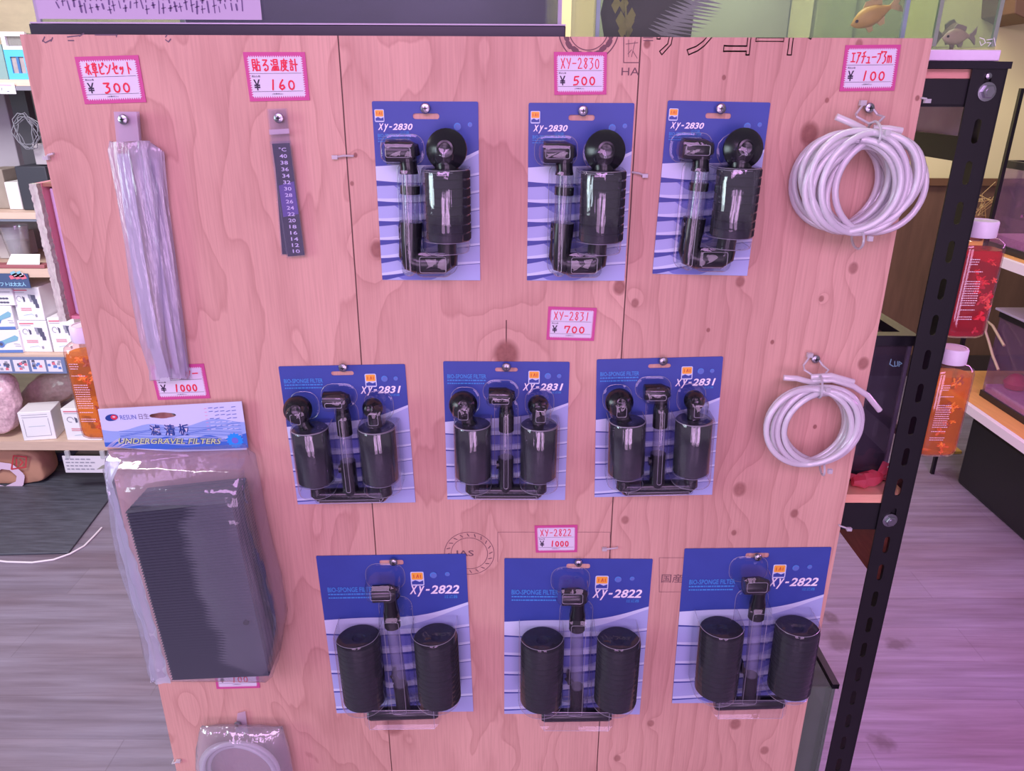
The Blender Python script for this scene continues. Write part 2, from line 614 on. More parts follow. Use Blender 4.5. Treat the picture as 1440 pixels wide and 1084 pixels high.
def plywood():
    m = bpy.data.materials.new('plywood_veneer')
    m.use_nodes = True
    nt = m.node_tree
    N, L = nt.nodes.new, nt.links.new
    b = nt.nodes['Principled BSDF']
    tc = N('ShaderNodeTexCoord')
    sp = N('ShaderNodeSeparateXYZ')
    L(tc.outputs['Object'], sp.inputs[0])

    def mth(op, a, c=None, clamp=False):
        n = N('ShaderNodeMath')
        n.operation = op
        n.use_clamp = clamp
        for i, q in enumerate((a, c)):
            if q is None:
                continue
            if isinstance(q, (int, float)):
                n.inputs[i].default_value = q
            else:
                L(q, n.inputs[i])
        return n.outputs[0]

    X, Z = sp.outputs['X'], sp.outputs['Z']
    g1, g2 = mth('GREATER_THAN', X, S1), mth('GREATER_THAN', X, S2)
    idx = mth('ADD', g1, g2)

    def vec(x, y, z):
        n = N('ShaderNodeCombineXYZ')
        for i, q in enumerate((x, y, z)):
            if isinstance(q, (int, float)):
                n.inputs[i].default_value = q
            else:
                L(q, n.inputs[i])
        return n.outputs[0]

    def noise(v, scale, det=2, rough=.5):
        n = N('ShaderNodeTexNoise')
        n.inputs['Scale'].default_value = scale
        n.inputs['Detail'].default_value = det
        n.inputs['Roughness'].default_value = rough
        L(v, n.inputs['Vector'])
        return n.outputs['Fac']

    def ramp(v, stops):
        r = N('ShaderNodeValToRGB')
        e = r.color_ramp.elements
        while len(e) < len(stops):
            e.new(.5)
        for q, (p, c) in zip(e, stops):
            q.position, q.color = p, c
        L(v, r.inputs[0])
        return r.outputs[0]

    def mix(f, a, c, blend='MIX'):
        n = N('ShaderNodeMix')
        n.data_type = 'RGBA'
        n.blend_type = blend
        if isinstance(f, (int, float)):
            n.inputs['Factor'].default_value = f
        else:
            L(f, n.inputs['Factor'])
        for k, q in (('A', a), ('B', c)):
            if isinstance(q, tuple):
                n.inputs[k].default_value = q
            else:
                L(q, n.inputs[k])
        return n.outputs['Result']

    # a slowly rolling field whose contour lines make the flame figure of peeled veneer
    wx = mth('MULTIPLY', mth('SUBTRACT', noise(vec(mth('MULTIPLY', X, 9), mth('ADD', idx, 20.0), mth('MULTIPLY', Z, 4)), 1.0, 2), .5), .9)
    field = noise(vec(mth('ADD', mth('MULTIPLY', X, 4.2), wx), mth('MULTIPLY', idx, 5.3), mth('ADD', mth('MULTIPLY', Z, 1.25), wx)), 1.0, 3.0, .45)
    field = mth('MULTIPLY', field, mth('SUBTRACT', 9.0, mth('MULTIPLY', g2, 7.2)))
    field = mth('ADD', field, mth('MULTIPLY', mth('MULTIPLY', X, g2), 26.0))
    kmask = None
    for px, py, r, dk in KN:
        p = P(px, py)
        s = (p - CAM).length / F
        dx = mth('DIVIDE', mth('SUBTRACT', X, p.x), r * s)
        dz = mth('DIVIDE', mth('SUBTRACT', Z, p.z), r * s * 1.25)
        d2 = mth('ADD', mth('MULTIPLY', dx, dx), mth('MULTIPLY', dz, dz))
        e = mth('POWER', 2.71828, mth('MULTIPLY', d2, -.10 if r > 5 else -.25))
        if r > 3:
            field = mth('ADD', field, mth('MULTIPLY', e, .55 if r < 9 else 1.1))
        k = mth('MULTIPLY', mth('MULTIPLY', mth('SUBTRACT', 1.05, d2), 1.5, True), dk, True)
        kmask = k if kmask is None else mth('MAXIMUM', kmask, k)
    for px, py, rx, rz, am in BURL:
        p = P(px, py)
        s = (p - CAM).length / F
        dx = mth('DIVIDE', mth('SUBTRACT', X, p.x), rx * s)
        dz = mth('DIVIDE', mth('SUBTRACT', Z, p.z), rz * s)
        d2 = mth('ADD', mth('MULTIPLY', dx, dx), mth('MULTIPLY', dz, dz))
        field = mth('ADD', field, mth('MULTIPLY', mth('POWER', 2.71828, mth('MULTIPLY', d2, -.7)), am * 2.6))
    wob = noise(vec(mth('MULTIPLY', X, 40), 0.0, mth('MULTIPLY', Z, 9)), 1.0, 3)
    field = mth('ADD', field, mth('MULTIPLY', wob, .34))
    fr = mth('FRACT', mth('MULTIPLY', field, 1.55))
    ring = ramp(fr, [(0.0, (1, 1, 1, 1)), (.62, (.95, .94, .94, 1)), (.9, (.80, .74, .74, 1)), (.955, (.70, .60, .60, 1)), (1.0, (.98, .98, .98, 1))])
    tone = ramp(noise(vec(mth('MULTIPLY', X, 5), idx, mth('MULTIPLY', Z, 1.2)), 1.0, 4, .55), [(.3, rgb(199, 153, 138)), (.7, rgb(223, 179, 159))])
    fine = ramp(noise(vec(mth('MULTIPLY', X, 420), idx, mth('MULTIPLY', Z, 13)), 1.0, 3, .6), [(.3, (.86, .83, .83, 1)), (.6, (1.03, 1.03, 1.03, 1))])
    col = mix(.55, tone, ring, 'MULTIPLY')
    col = mix(.75, col, fine, 'MULTIPLY')
    for s in (S1, S2):
        a = mth('ABSOLUTE', mth('SUBTRACT', mth('ADD', X, mth('MULTIPLY', mth('SUBTRACT', noise(vec(0.0, 0.0, Z), 3.0, 3), .5), .004)), s))
        col = mix(mth('LESS_THAN', a, .0007), col, rgb(92, 62, 56))
    a = mth('ABSOLUTE', mth('SUBTRACT', X, P(712, 470).x))          # the split above the big knot
    zc = mth('MULTIPLY', mth('LESS_THAN', Z, P(712, 450).z), mth('GREATER_THAN', Z, P(712, 500).z))
    col = mix(mth('MULTIPLY', mth('LESS_THAN', a, .0006), zc), col, rgb(80, 52, 50))
    kn = noise(vec(mth('MULTIPLY', X, 160), 3.0, mth('MULTIPLY', Z, 160)), 1.0, 3)
    kc = mix(kn, rgb(112, 68, 62), rgb(172, 118, 104))
    col = mix(kmask, col, kc)
    L(col, b.inputs['Base Color'])
    b.inputs['Roughness'].default_value = .62
    b.inputs['Specular IOR Level'].default_value = .3
    return m


M_ply = plywood()
board = MB().bb(XL, XR, 0, .012, .03, ZT, M_ply).build('plywood_board', smooth=0)
tag(board, 'tall pink-lit plywood board full of hanging aquarium goods, tied to a black rack', 'plywood board')


def clip_top(mb, z):
    bm = bmesh.new()
    vs = [bm.verts.new(v) for v in mb.v]
    for f in mb.f:
        try:
            bm.faces.new([vs[i] for i in f])
        except ValueError:
            pass
    bmesh.ops.bisect_plane(bm, geom=bm.verts[:] + bm.edges[:] + bm.faces[:], plane_co=(0, 0, z), plane_no=(0, 0, 1), clear_outer=True)
    bm.verts.index_update()
    m = MB()
    m.add([v.co.copy() for v in bm.verts], [tuple(v.index for v in f.verts) for f in bm.faces], mb.mats[0])
    bm.free()
    return m


YI = -.0003


def px2(px, py, y=0.0):
    p = P(px, py, y)
    return (p.x, p.z)


# stamps and lettering printed on the plywood
mb = MB()
a, b2 = P(905, 84), P(1118, 28)
for ch, x0, x1 in (('サ', 912, 958), ('ン', 966, 1010), ('コ', 1018, 1056), ('ー', 1062, 1102), ('ド', 1108, 1146)):
    zt, zb = P(x0, 12).z, P(x0, 78).z
    if ch == 'ー':
        zt, zb = P(x0, 52).z, P(x0, 59).z
    mb.text(ch, P(x0, 60).x, P(x1, 60).x, zb, zt, YI, M_ink, outline=.011)
clip_top(mb, ZT).build('brand_stamp', board, smooth=0)
mb = MB()
for r, wd in ((41, .0011), (27, .0009)):
    c = P(828, 40)
    s = (c - CAM).length / F * .93
    mb.ink([arc2(c.x, c.z, r * s, -math.pi, 0, 30)], wd, YI, M_ink)
for k in range(9):
    a0 = -math.pi + .25 + k * .32
    c = P(828, 40)
    mb.ink([arc2(c.x, c.z, .0235 + .001 * (k % 2), a0, a0 + .18, 3)], .005, YI, M_ink)
clip_top(mb, ZT).build('round_seal_stamp', board, smooth=0)
mb = MB()
q = [px2(877, 50), px2(877, 88), px2(900, 88)]
mb.ink([q], .0008, YI, M_ink)
mb.ink([[px2(880, 62), px2(897, 60)], [px2(884, 56), px2(884, 80)], [px2(890, 72), px2(896, 82)], [px2(883, 76), px2(888, 70)], [px2(893, 58), px2(888, 80)]], .0006, YI, M_ink)
mb.text('HA', P(874, 100).x, P(899, 100).x, P(880, 106).z, P(880, 95).z, YI, M_ink)
mb.ink([[px2(905, 53), px2(918, 53)], [px2(905, 57), px2(918, 57)]], .0009, YI, M_ink)
clip_top(mb, ZT - .0002).build('boxed_stamp', board, smooth=0)
mb = MB()
for pts in ([(60, 58), (63, 52)], [(72, 58), (74, 53)], [(60, 57), (64, 60), (72, 56)], [(95, 52), (112, 50)], [(96, 57), (104, 57)], [(112, 51), (118, 47)], [(134, 49), (165, 49)], [(164, 49), (164, 52)],
            [(233, 52), (235, 49)], [(233, 56), (237, 59), (240, 55)]):
    MB().ink([[px2(*p) for p in pts]], .0011, YI, mat('pencil_marks', (110, 92, 104), .8)).build('pencil_mark', board, smooth=0)
mb = MB()
c = P(660, 778)
s = (c - CAM).length / F
for r in (34, 25):
    mb.ink([arc2(c.x, c.z, r * s, 0, 2 * math.pi, 40)], .0007, YI, M_ink)
for k in range(20):
    a0 = k * math.pi / 10
    mb.ink([[(c.x + 27.5 * s * math.cos(a0), c.z + 27.5 * s * math.sin(a0)), (c.x + 31.5 * s * math.cos(a0 + .08), c.z + 31.5 * s * math.sin(a0 + .08))]], .0012, YI, M_ink)
mb.text('JAS', c.x - 20 * s, c.x + 6 * s, c.z - 7 * s, c.z + 5 * s, YI, M_ink, offset=.01)
mb.build('grade_stamp', board, smooth=0)
mb = MB()
q = [px2(858, 835), px2(858, 748), px2(700, 748), px2(700, 790)]
mb.ink([q], .0005, YI, M_ink)
mb.build('outline_stamp', board, smooth=0)
mb = MB()
mb.ink([[px2(970, 784), px2(927, 784), px2(927, 832), px2(970, 832)]], .0005, YI, M_ink)
mb.text('国産', P(930, 815).x, P(960, 815).x, P(945, 819).z, P(945, 807).z, YI, M_ink)
mb.build('origin_stamp', board, smooth=0)


def screw(px, py, r=.0052, out=.007):
    p = P(px, py, -out)
    mb = MB()
    mb.lathe([(.0018, out), (.0018, .0025), (r * .9, .0018), (r, 0), (r * .85, -.0013), (r * .35, -.0022)], M_steel, (p.x, p.y, p.z), 'y', 16)
    for k in (0, 1):
        mb.box((p.x, p.y - .0022, p.z), (.0045 if k else .0011, .0006, .0011 if k else .0045), M_black)
    return mb.build('screw', board)


for s in ((173, 168, .0052, .0235), (392, 166, .0052, .0100), (598, 152.5), (820, 156), (1014, 153), (482, 517), (712, 516.5), (933, 508), (553, 790.5), (813.5, 792), (1066, 784), (1223, 152), (1147, 505), (246, 578.5), (334, 1019)):
    screw(*s)


def board_tie(px, py, dx, dy):
    a, e = P(px, py, -.001), P(px + dx, py + dy, -.003)
    mb = MB()
    mb.tube([a + Vector((0, .006, 0)), a + Vector((0, -.002, .0)), (a + e) / 2 + Vector((0, -.003, .001)), e], .0011, M_tie, 6)
    mb.box((e.x, e.y, e.z), (.006, .004, .004), M_tie)
    mb.build('cable_tie', board)


for t in ((497, 219, -26, 2), (889, 242, 18, 5), (1296, 138, 8, 4), (868, 769, -18, 3), (1180, 738, 14, 6), (75, 216, -10, 6), (243, 1072, 8, -2)):
    board_tie(*t)

# ------------------------------------------------------------------ price tags
def circ(cx, cy, rx, ry=None, n=10, a0=1.6):
    ry = ry or rx
    return [(cx + rx * math.cos(a0 + 2 * math.pi * k / n), cy + ry * math.sin(a0 + 2 * math.pi * k / n)) for k in range(n + 1)]


GL = {
    '0': [circ(.48, .45, .36, .45)], '1': [[(.58, 1), (.42, 0)]], '2': [[(.1, .8), (.3, 1), (.65, .92), (.68, .6), (.08, .02), (.9, .04)]],
    '3': [[(.08, .96), (.78, .96), (.4, .6), (.75, .45), (.72, .15), (.3, -.06), (.15, -.02)]], '5': [[(.88, .98), (.28, .95), (.2, .52), (.6, .58), (.82, .35), (.62, .06), (.08, .0)]],
    '6': [[(.62, 1), (.25, .6), (.12, .25), (.4, 0), (.78, .2), (.62, .46), (.22, .36)]], '7': [[(.1, .65), (.12, .95), (.9, .95), (.5, 0)]],
    '8': [[(.8, .9), (.4, 1), (.2, .8), (.75, .3), (.5, 0), (.15, .2), (.8, .9)]], '-': [[(.1, .5), (.85, .5)]],
    'X': [[(.1, .95), (.85, .05)], [(.85, 1), (.1, 0)]], 'Y': [[(.1, .95), (.45, .5)], [(.9, .98), (.4, .0)]], 'm': [[(.05, .6), (.05, 0)], [(.05, .45), (.3, .62), (.45, .4), (.45, 0)], [(.45, .45), (.72, .62), (.9, .4), (.95, 0)]],
    '水': [[(.5, 1), (.5, .05), (.4, .12)], [(.08, .65), (.4, .65), (.08, .2)], [(.85, .82), (.56, .58)], [(.52, .62), (.95, .05)]],
    '草': [[(.1, .88), (.9, .88)], [(.35, 1), (.35, .78)], [(.65, 1), (.65, .78)], [(.22, .72), (.24, .4)], [(.22, .72), (.78, .72), (.76, .4)], [(.25, .56), (.75, .56)], [(.25, .4), (.75, .4)], [(.03, .22), (.97, .22)], [(.5, .4), (.5, -.12)]],
    'ピ': [[(.2, .9), (.2, .18), (.35, .05), (.85, .1)], [(.7, .7), (.22, .5)], circ(.86, .9, .1, .1, 8)],
    'ン': [[(.1, .75), (.35, .6)], [(.12, .05), (.5, .22), (.95, .8)]], 'セ': [[(.05, .45), (.9, .7), (.72, .45)], [(.35, .98), (.35, .2), (.5, .06), (.88, .08)]],
    'ッ': [[(.2, .55), (.28, .38)], [(.45, .6), (.52, .43)], [(.82, .6), (.7, .25), (.4, .02)]], 'ト': [[(.4, .98), (.4, .02)], [(.4, .6), (.85, .35)]],
    '貼': [[(.05, .95), (.05, .3)], [(.05, .95), (.42, .95), (.42, .3)], [(.05, .73), (.42, .73)], [(.05, .52), (.42, .52)], [(.05, .3), (.42, .3)], [(.15, .28), (.02, .05)], [(.32, .28), (.46, .05)],
          [(.68, 1), (.68, .5)], [(.68, .75), (.97, .75)], [(.56, .5), (.56, .06)], [(.56, .5), (.94, .5), (.94, .06)], [(.56, .08), (.94, .08)]],
    'る': [[(.2, .92), (.75, .92), (.2, .45), (.55, .55), (.8, .4), (.75, .15), (.5, .03), (.3, .12), (.45, .22)]],
    '温': [[(.08, .9), (.2, .8)], [(.03, .6), (.15, .5)], [(.05, .05), (.22, .32)], [(.38, .95), (.38, .55)], [(.38, .95), (.85, .95), (.85, .55)], [(.38, .75), (.85, .75)], [(.38, .55), (.85, .55)], [(.35, .4), (.35, .1)],
          [(.35, .4), (.9, .4), (.9, .1)], [(.53, .4), (.53, .1)], [(.7, .4), (.7, .1)], [(.25, .08), (1, .08)]],
    '度': [[(.55, 1), (.55, .88)], [(.15, .86), (.95, .86)], [(.2, .86), (.18, .4), (.05, .05)], [(.3, .68), (.9, .68)], [(.45, .78), (.45, .52)], [(.72, .78), (.72, .52)], [(.45, .52), (.72, .52)],
          [(.35, .4), (.8, .4), (.55, .15), (.25, .02)], [(.42, .32), (.65, .12), (.97, .02)]],
    '計': [[(.2, .98), (.28, .9)], [(.05, .8), (.45, .8)], [(.1, .65), (.4, .65)], [(.1, .5), (.4, .5)], [(.1, .35), (.1, .08)], [(.1, .35), (.4, .35), (.4, .08)], [(.1, .08), (.4, .08)], [(.5, .55), (1, .55)], [(.76, .98), (.76, .0)]],
    'エ': [[(.15, .85), (.85, .85)], [(.5, .85), (.5, .12)], [(.05, .12), (.95, .12)]], 'ア': [[(.1, .9), (.9, .9), (.6, .55)], [(.5, .7), (.45, .3), (.2, .0)]],
    'チ': [[(.8, .98), (.3, .85)], [(.05, .55), (.95, .58)], [(.52, .88), (.5, .35), (.25, .0)]], 'ュ': [[(.2, .5), (.7, .5), (.62, .0)], [(.05, .0), (1, .0)]],
    'ー': [[(.05, .5), (.95, .52)]], 'ブ': [[(.05, .78), (.72, .8), (.62, .4), (.2, .0)], [(.82, 1), (.88, .86)], [(.97, 1), (1.03, .86)]], 'タ': [[(.35, .98), (.05, .45)], [(.33, .8), (.85, .8), (.65, .35), (.15, .0)], [(.3, .55), (.62, .38)]],
}


def bil(c, u, v):
    tl, tr, br, bl = c
    t = (tl[0] + (tr[0] - tl[0]) * u, tl[1] + (tr[1] - tl[1]) * u)
    b = (bl[0] + (br[0] - bl[0]) * u, bl[1] + (br[1] - bl[1]) * u)
    return (t[0] + (b[0] - t[0]) * v, t[1] + (b[1] - t[1]) * v)


M_tagpink = mat('tag_pink_border', (200, 76, 140), 0.55)
M_tagwhite = mat('tag_white', (220, 216, 226), 0.55)
M_laminate = clear('laminate', (255, 255, 255), haze=.02, gloss=.02)


def price_tag(corn, name, price, label, fine=False, y=-.0004, pen=None, px0=.36, px1=.82):
    cs = [px2(*p) for p in corn]
    wdt = math.hypot(cs[1][0] - cs[0][0], cs[1][1] - cs[0][1])
    hgt = math.hypot(cs[3][0] - cs[0][0], cs[3][1] - cs[0][1])
    cx, cz = bil(cs, .5, .5)
    t = thing('price_tag', label, 'price tag', (cx, y, cz), 'pink bordered price tags')
    lc = [(x - cx, z - cz) for x, z in cs]
    fr = lambda u, v: bil(lc, u, v)
    mb = MB()
    mb.prism([fr(0, 0), fr(1, 0), fr(1, 1), fr(0, 1)], 0, -.0006, M_tagpink)
    mb.build('pink_card', t, smooth=0)
    mx, my = .070, .070 * wdt / hgt
    am = .034
    pts = []
    nx, ny = 24, 17
    for i in range(nx):
        pts += [(mx + (1 - 2 * mx) * i / nx, my + am * .5), (mx + (1 - 2 * mx) * (i + .5) / nx, my - am * .8)]
    for i in range(ny):
        pts += [(1 - mx - am * .3, my + (1 - 2 * my) * i / ny), (1 - mx + am * .7, my + (1 - 2 * my) * (i + .5) / ny)]
    for i in range(nx):
        pts += [(1 - mx - (1 - 2 * mx) * i / nx, 1 - my - am * .4), (1 - mx - (1 - 2 * mx) * (i + .5) / nx, 1 - my + am)]
    for i in range(ny):
        pts += [(mx + am * .3, 1 - my - (1 - 2 * my) * i / ny), (mx - am * .7, 1 - my - (1 - 2 * my) * (i + .5) / ny)]
    mb = MB()
    mb.holed([fr(*p) for p in pts], [], -.00075, -.00075, M_tagwhite)
    mb.build('white_panel', t, smooth=0)
    mb = MB()
    yy = -.0009
    mb.ink([[fr(.075, .43), fr(.91, .43)], [fr(.075, .80), fr(.91, .80)]], wdt * .006, yy, M_print)
    tm = lambda a, b, c, d, s, **k: mb.text(s, 0, 1, 0, 1, yy, M_print, fr=lambda x, z, q: (fr(a + (b - a) * x, d + (c - d) * z)[0], q, fr(a + (b - a) * x, d + (c - d) * z)[1]), **k)
    tm(.105, .215, .55, .775, '¥', offset=.02)
    tm(.09, .23, .465, .51, '税込価格', offset=.01)
    tm(.39, .57, .835, .875, '(消費税込)')
    mb.build('printed_lines', t, smooth=0)
    mb = MB()
    pw = pen or wdt * (.016 if fine else .021)

    def put(ch, a, b, c, d, wd):
        mb.ink([[(a + (b - a) * u, d + (c - d) * v) for u, v in st] for st in GL[ch]], wd, yy - .00015, M_redink, fr)

    n = len(name)
    a, b, c, d = (.125, .88, .14, .385)
    for i, ch in enumerate(name):
        if ch == ' ':
            continue
        st = (b - a) / n
        sc_ = .84 if ch not in 'ュッ' else .7
        put(ch, a + st * i, a + st * (i + sc_), c, d, pw)
    n = len(price)
    st = (px1 - px0) / n
    for i, ch in enumerate(price):
        put(ch, px0 + st * i, px0 + st * (i + .8), .565, .765, wdt * .026)
    mb.build('red_handwriting', t, smooth=0)
    return t


price_tag([(105.3, 80), (194.8, 77.5), (206.4, 143.8), (120, 146.5)], '水草ピンセット', '300', 'pink bordered price tag for 300 yen, above the long bagged tweezers')
price_tag([(341.8, 73.3), (429, 73.3), (436, 141), (352, 142.7)], '貼る温度計', '160', 'pink bordered price tag for 160 yen, above the strip thermometers')
price_tag([(778.8, 73), (853.4, 73.3), (852.5, 133), (779.5, 133.5)], 'XY-2830', '500', 'pink bordered price tag for 500 yen, above the top row of blister packs', True)
price_tag([(1188.7, 63.5), (1266.6, 62.8), (1257, 127.5), (1180, 128.5)], 'エアチューブ3m', '100', 'pink bordered price tag for 100 yen, above the bigger tube coil')
price_tag([(771, 430.7), (839.3, 432.7), (835, 479), (768.3, 477.3)], 'XY-2831', '700', 'pink bordered price tag for 700 yen, between the two upper pack rows', True)
price_tag([(751.5, 738.5), (812, 737.5), (811.5, 775.8), (753.5, 776.5)], 'XY-2822', '1000', 'pink bordered price tag for 1000 yen, above the lowest row of packs', True)
price_tag([(211, 514), (287, 511), (296, 559.5), (222.5, 562)], '    ター', '1000', 'pink bordered price tag for 1000 yen, half covered by the tweezers bag')
price_tag([(299, 928), (361, 926), (366, 966.5), (305, 968)], '', '100', 'pink bordered price tag for 100 yen, peeking out under the plate pack', px0=.38, px1=.78)


# ------------------------------------------------------------------ blister packs
def blister(mb, x0, x1, z0, z1, depth, rr, draft, m, y0=-.001):
    rings = []
    for ins, d in ((-.0025, 0), (0, .0005), (draft, depth - rr), (draft + rr * .3, depth - rr * .3), (draft + rr, depth)):
        rings.append([(x, y0 - d, z) for x, z in rrect(x0 + ins, x1 - ins, z0 + ins, z1 - ins, max(rr * 1.6 - ins, .002), 4)])
    mb.loft(rings, m, cap0=False)
    for k in (0, 4):
        mb.tube([Vector(p) for p in rings[k]], .00032, M_edgeglint, 5, closed=True)


def halfround(mb, cx, r, z0, z1, yc, m, top=.004, n=16, y0=-.001, edge_glints=True):
    """clear vault formed over an upright cylinder"""
    def prof(q, z):
        rr = r - q
        pts = [(cx - rr, y0, z)] + [(cx + rr * math.cos(a), yc - rr * math.sin(a), z) for a in [math.pi - math.pi * k / n for k in range(n + 1)]] + [(cx + rr, y0, z)]
        return pts
    rows = [prof(top, z0), prof(top * .3, z0 + top * .3), prof(0, z0 + top), prof(0, z1 - top), prof(top * .3, z1 - top * .3), prof(top, z1)]
    k = len(rows[0])
    vs = [p for r_ in rows for p in r_]
    fs = [(i * k + j, i * k + j + 1, (i + 1) * k + j + 1, (i + 1) * k + j) for i in range(len(rows) - 1) for j in range(k - 1)]
    fs += [tuple(range(k)), tuple((len(rows) - 1) * k + j for j in range(k))]
    mb.add(vs, fs, m)
    if edge_glints:
        for k in (1, 4):
            mb.tube([Vector(p) for p in rows[k]], .00034, M_edgeglint, 5)


def sponge(cx, cy, z0, z1, r, grooves, hole=True):
    mb = MB()
    prof = [(r * .2, z0), (r * .93, z0), (r, z0 + r * .07)]
    n = max(2, int((z1 - z0) / grooves)) if grooves else 1
    if grooves:
        for k in range(1, n):
            z = z0 + (z1 - z0) * k / n
            prof += [(r, z - .0012), (r * .95, z), (r, z + .0012)]
    prof += [(r, z1 - r * .07), (r * .93, z1)]
    if hole:
        prof += [(r * .30, z1), (r * .24, z1 - .004), (r * .05, z1 - .006)]
    mb.lathe(prof, M_sponge, (cx, cy, 0), 'z', 32)
    return mb


def suction(cx, cy, cz, r, ax=(0, -1, 0)):
    mb = MB()
    mb.lathe([(r * .25, -.004), (r, -.002), (r * .98, .0005), (r * .75, .005), (r * .42, .0085), (r * .40, .014), (r * .30, .0145), (r * .28, .012), (r * .05, .011)], M_black, (0, 0, 0), 'z', 28)
    q = Vector((0, 0, 1)).rotation_difference(Vector(ax).normalized()).to_matrix().to_4x4()
    return mb.xform(Matrix.Translation((cx, cy, cz)) @ q)


class Pack:
    def __init__(self, corn, name, label, group):
        cs = [P(*p) for p in corn]
        cx = sum(c.x for c in cs) / 4
        self.w = ((cs[1] - cs[0]).length + (cs[2] - cs[3]).length) / 2
        self.h = ((cs[3] - cs[0]).length + (cs[2] - cs[1]).length) / 2
        cz = sum(c.z for c in cs) / 4 - self.h / 2
        self.o = Vector((cx, -.0006, cz))
        self.root = thing(name, label, 'blister pack', self.o, group)

    def l(self, px, py, d=0.0):
        return P(px, py, -d) - self.o

    def u(self, a, b):
        """fraction of the card, from its top corner"""
        return ((a - .5) * self.w, (1 - b) * self.h)

    def put_like(self, corn, label):
        cs = [P(*p) for p in corn]
        w = ((cs[1] - cs[0]).length + (cs[2] - cs[3]).length) / 2
        h = ((cs[3] - cs[0]).length + (cs[2] - cs[1]).length) / 2
        ax = ((cs[0] - cs[3]) + (cs[1] - cs[2])).normalized()
        bx = ((cs[1] - cs[0]) + (cs[2] - cs[3])).normalized()
        ang = (math.atan2(ax.x, ax.z) + math.atan2(-bx.z, bx.x)) / 2
        c = sum(cs, Vector()) / 4
        r = copy_tree(self.root)
        r['label'] = label
        s = (w / self.w + h / self.h) / 2
        r.scale = (s, s, s)
        r.rotation_euler = (0, ang, 0)
        off = Matrix.Rotation(ang, 3, 'Y') @ Vector((0, 0, self.h * s / 2))
        r.location = (c.x - off.x, -.0006, c.z - off.z)
        return r


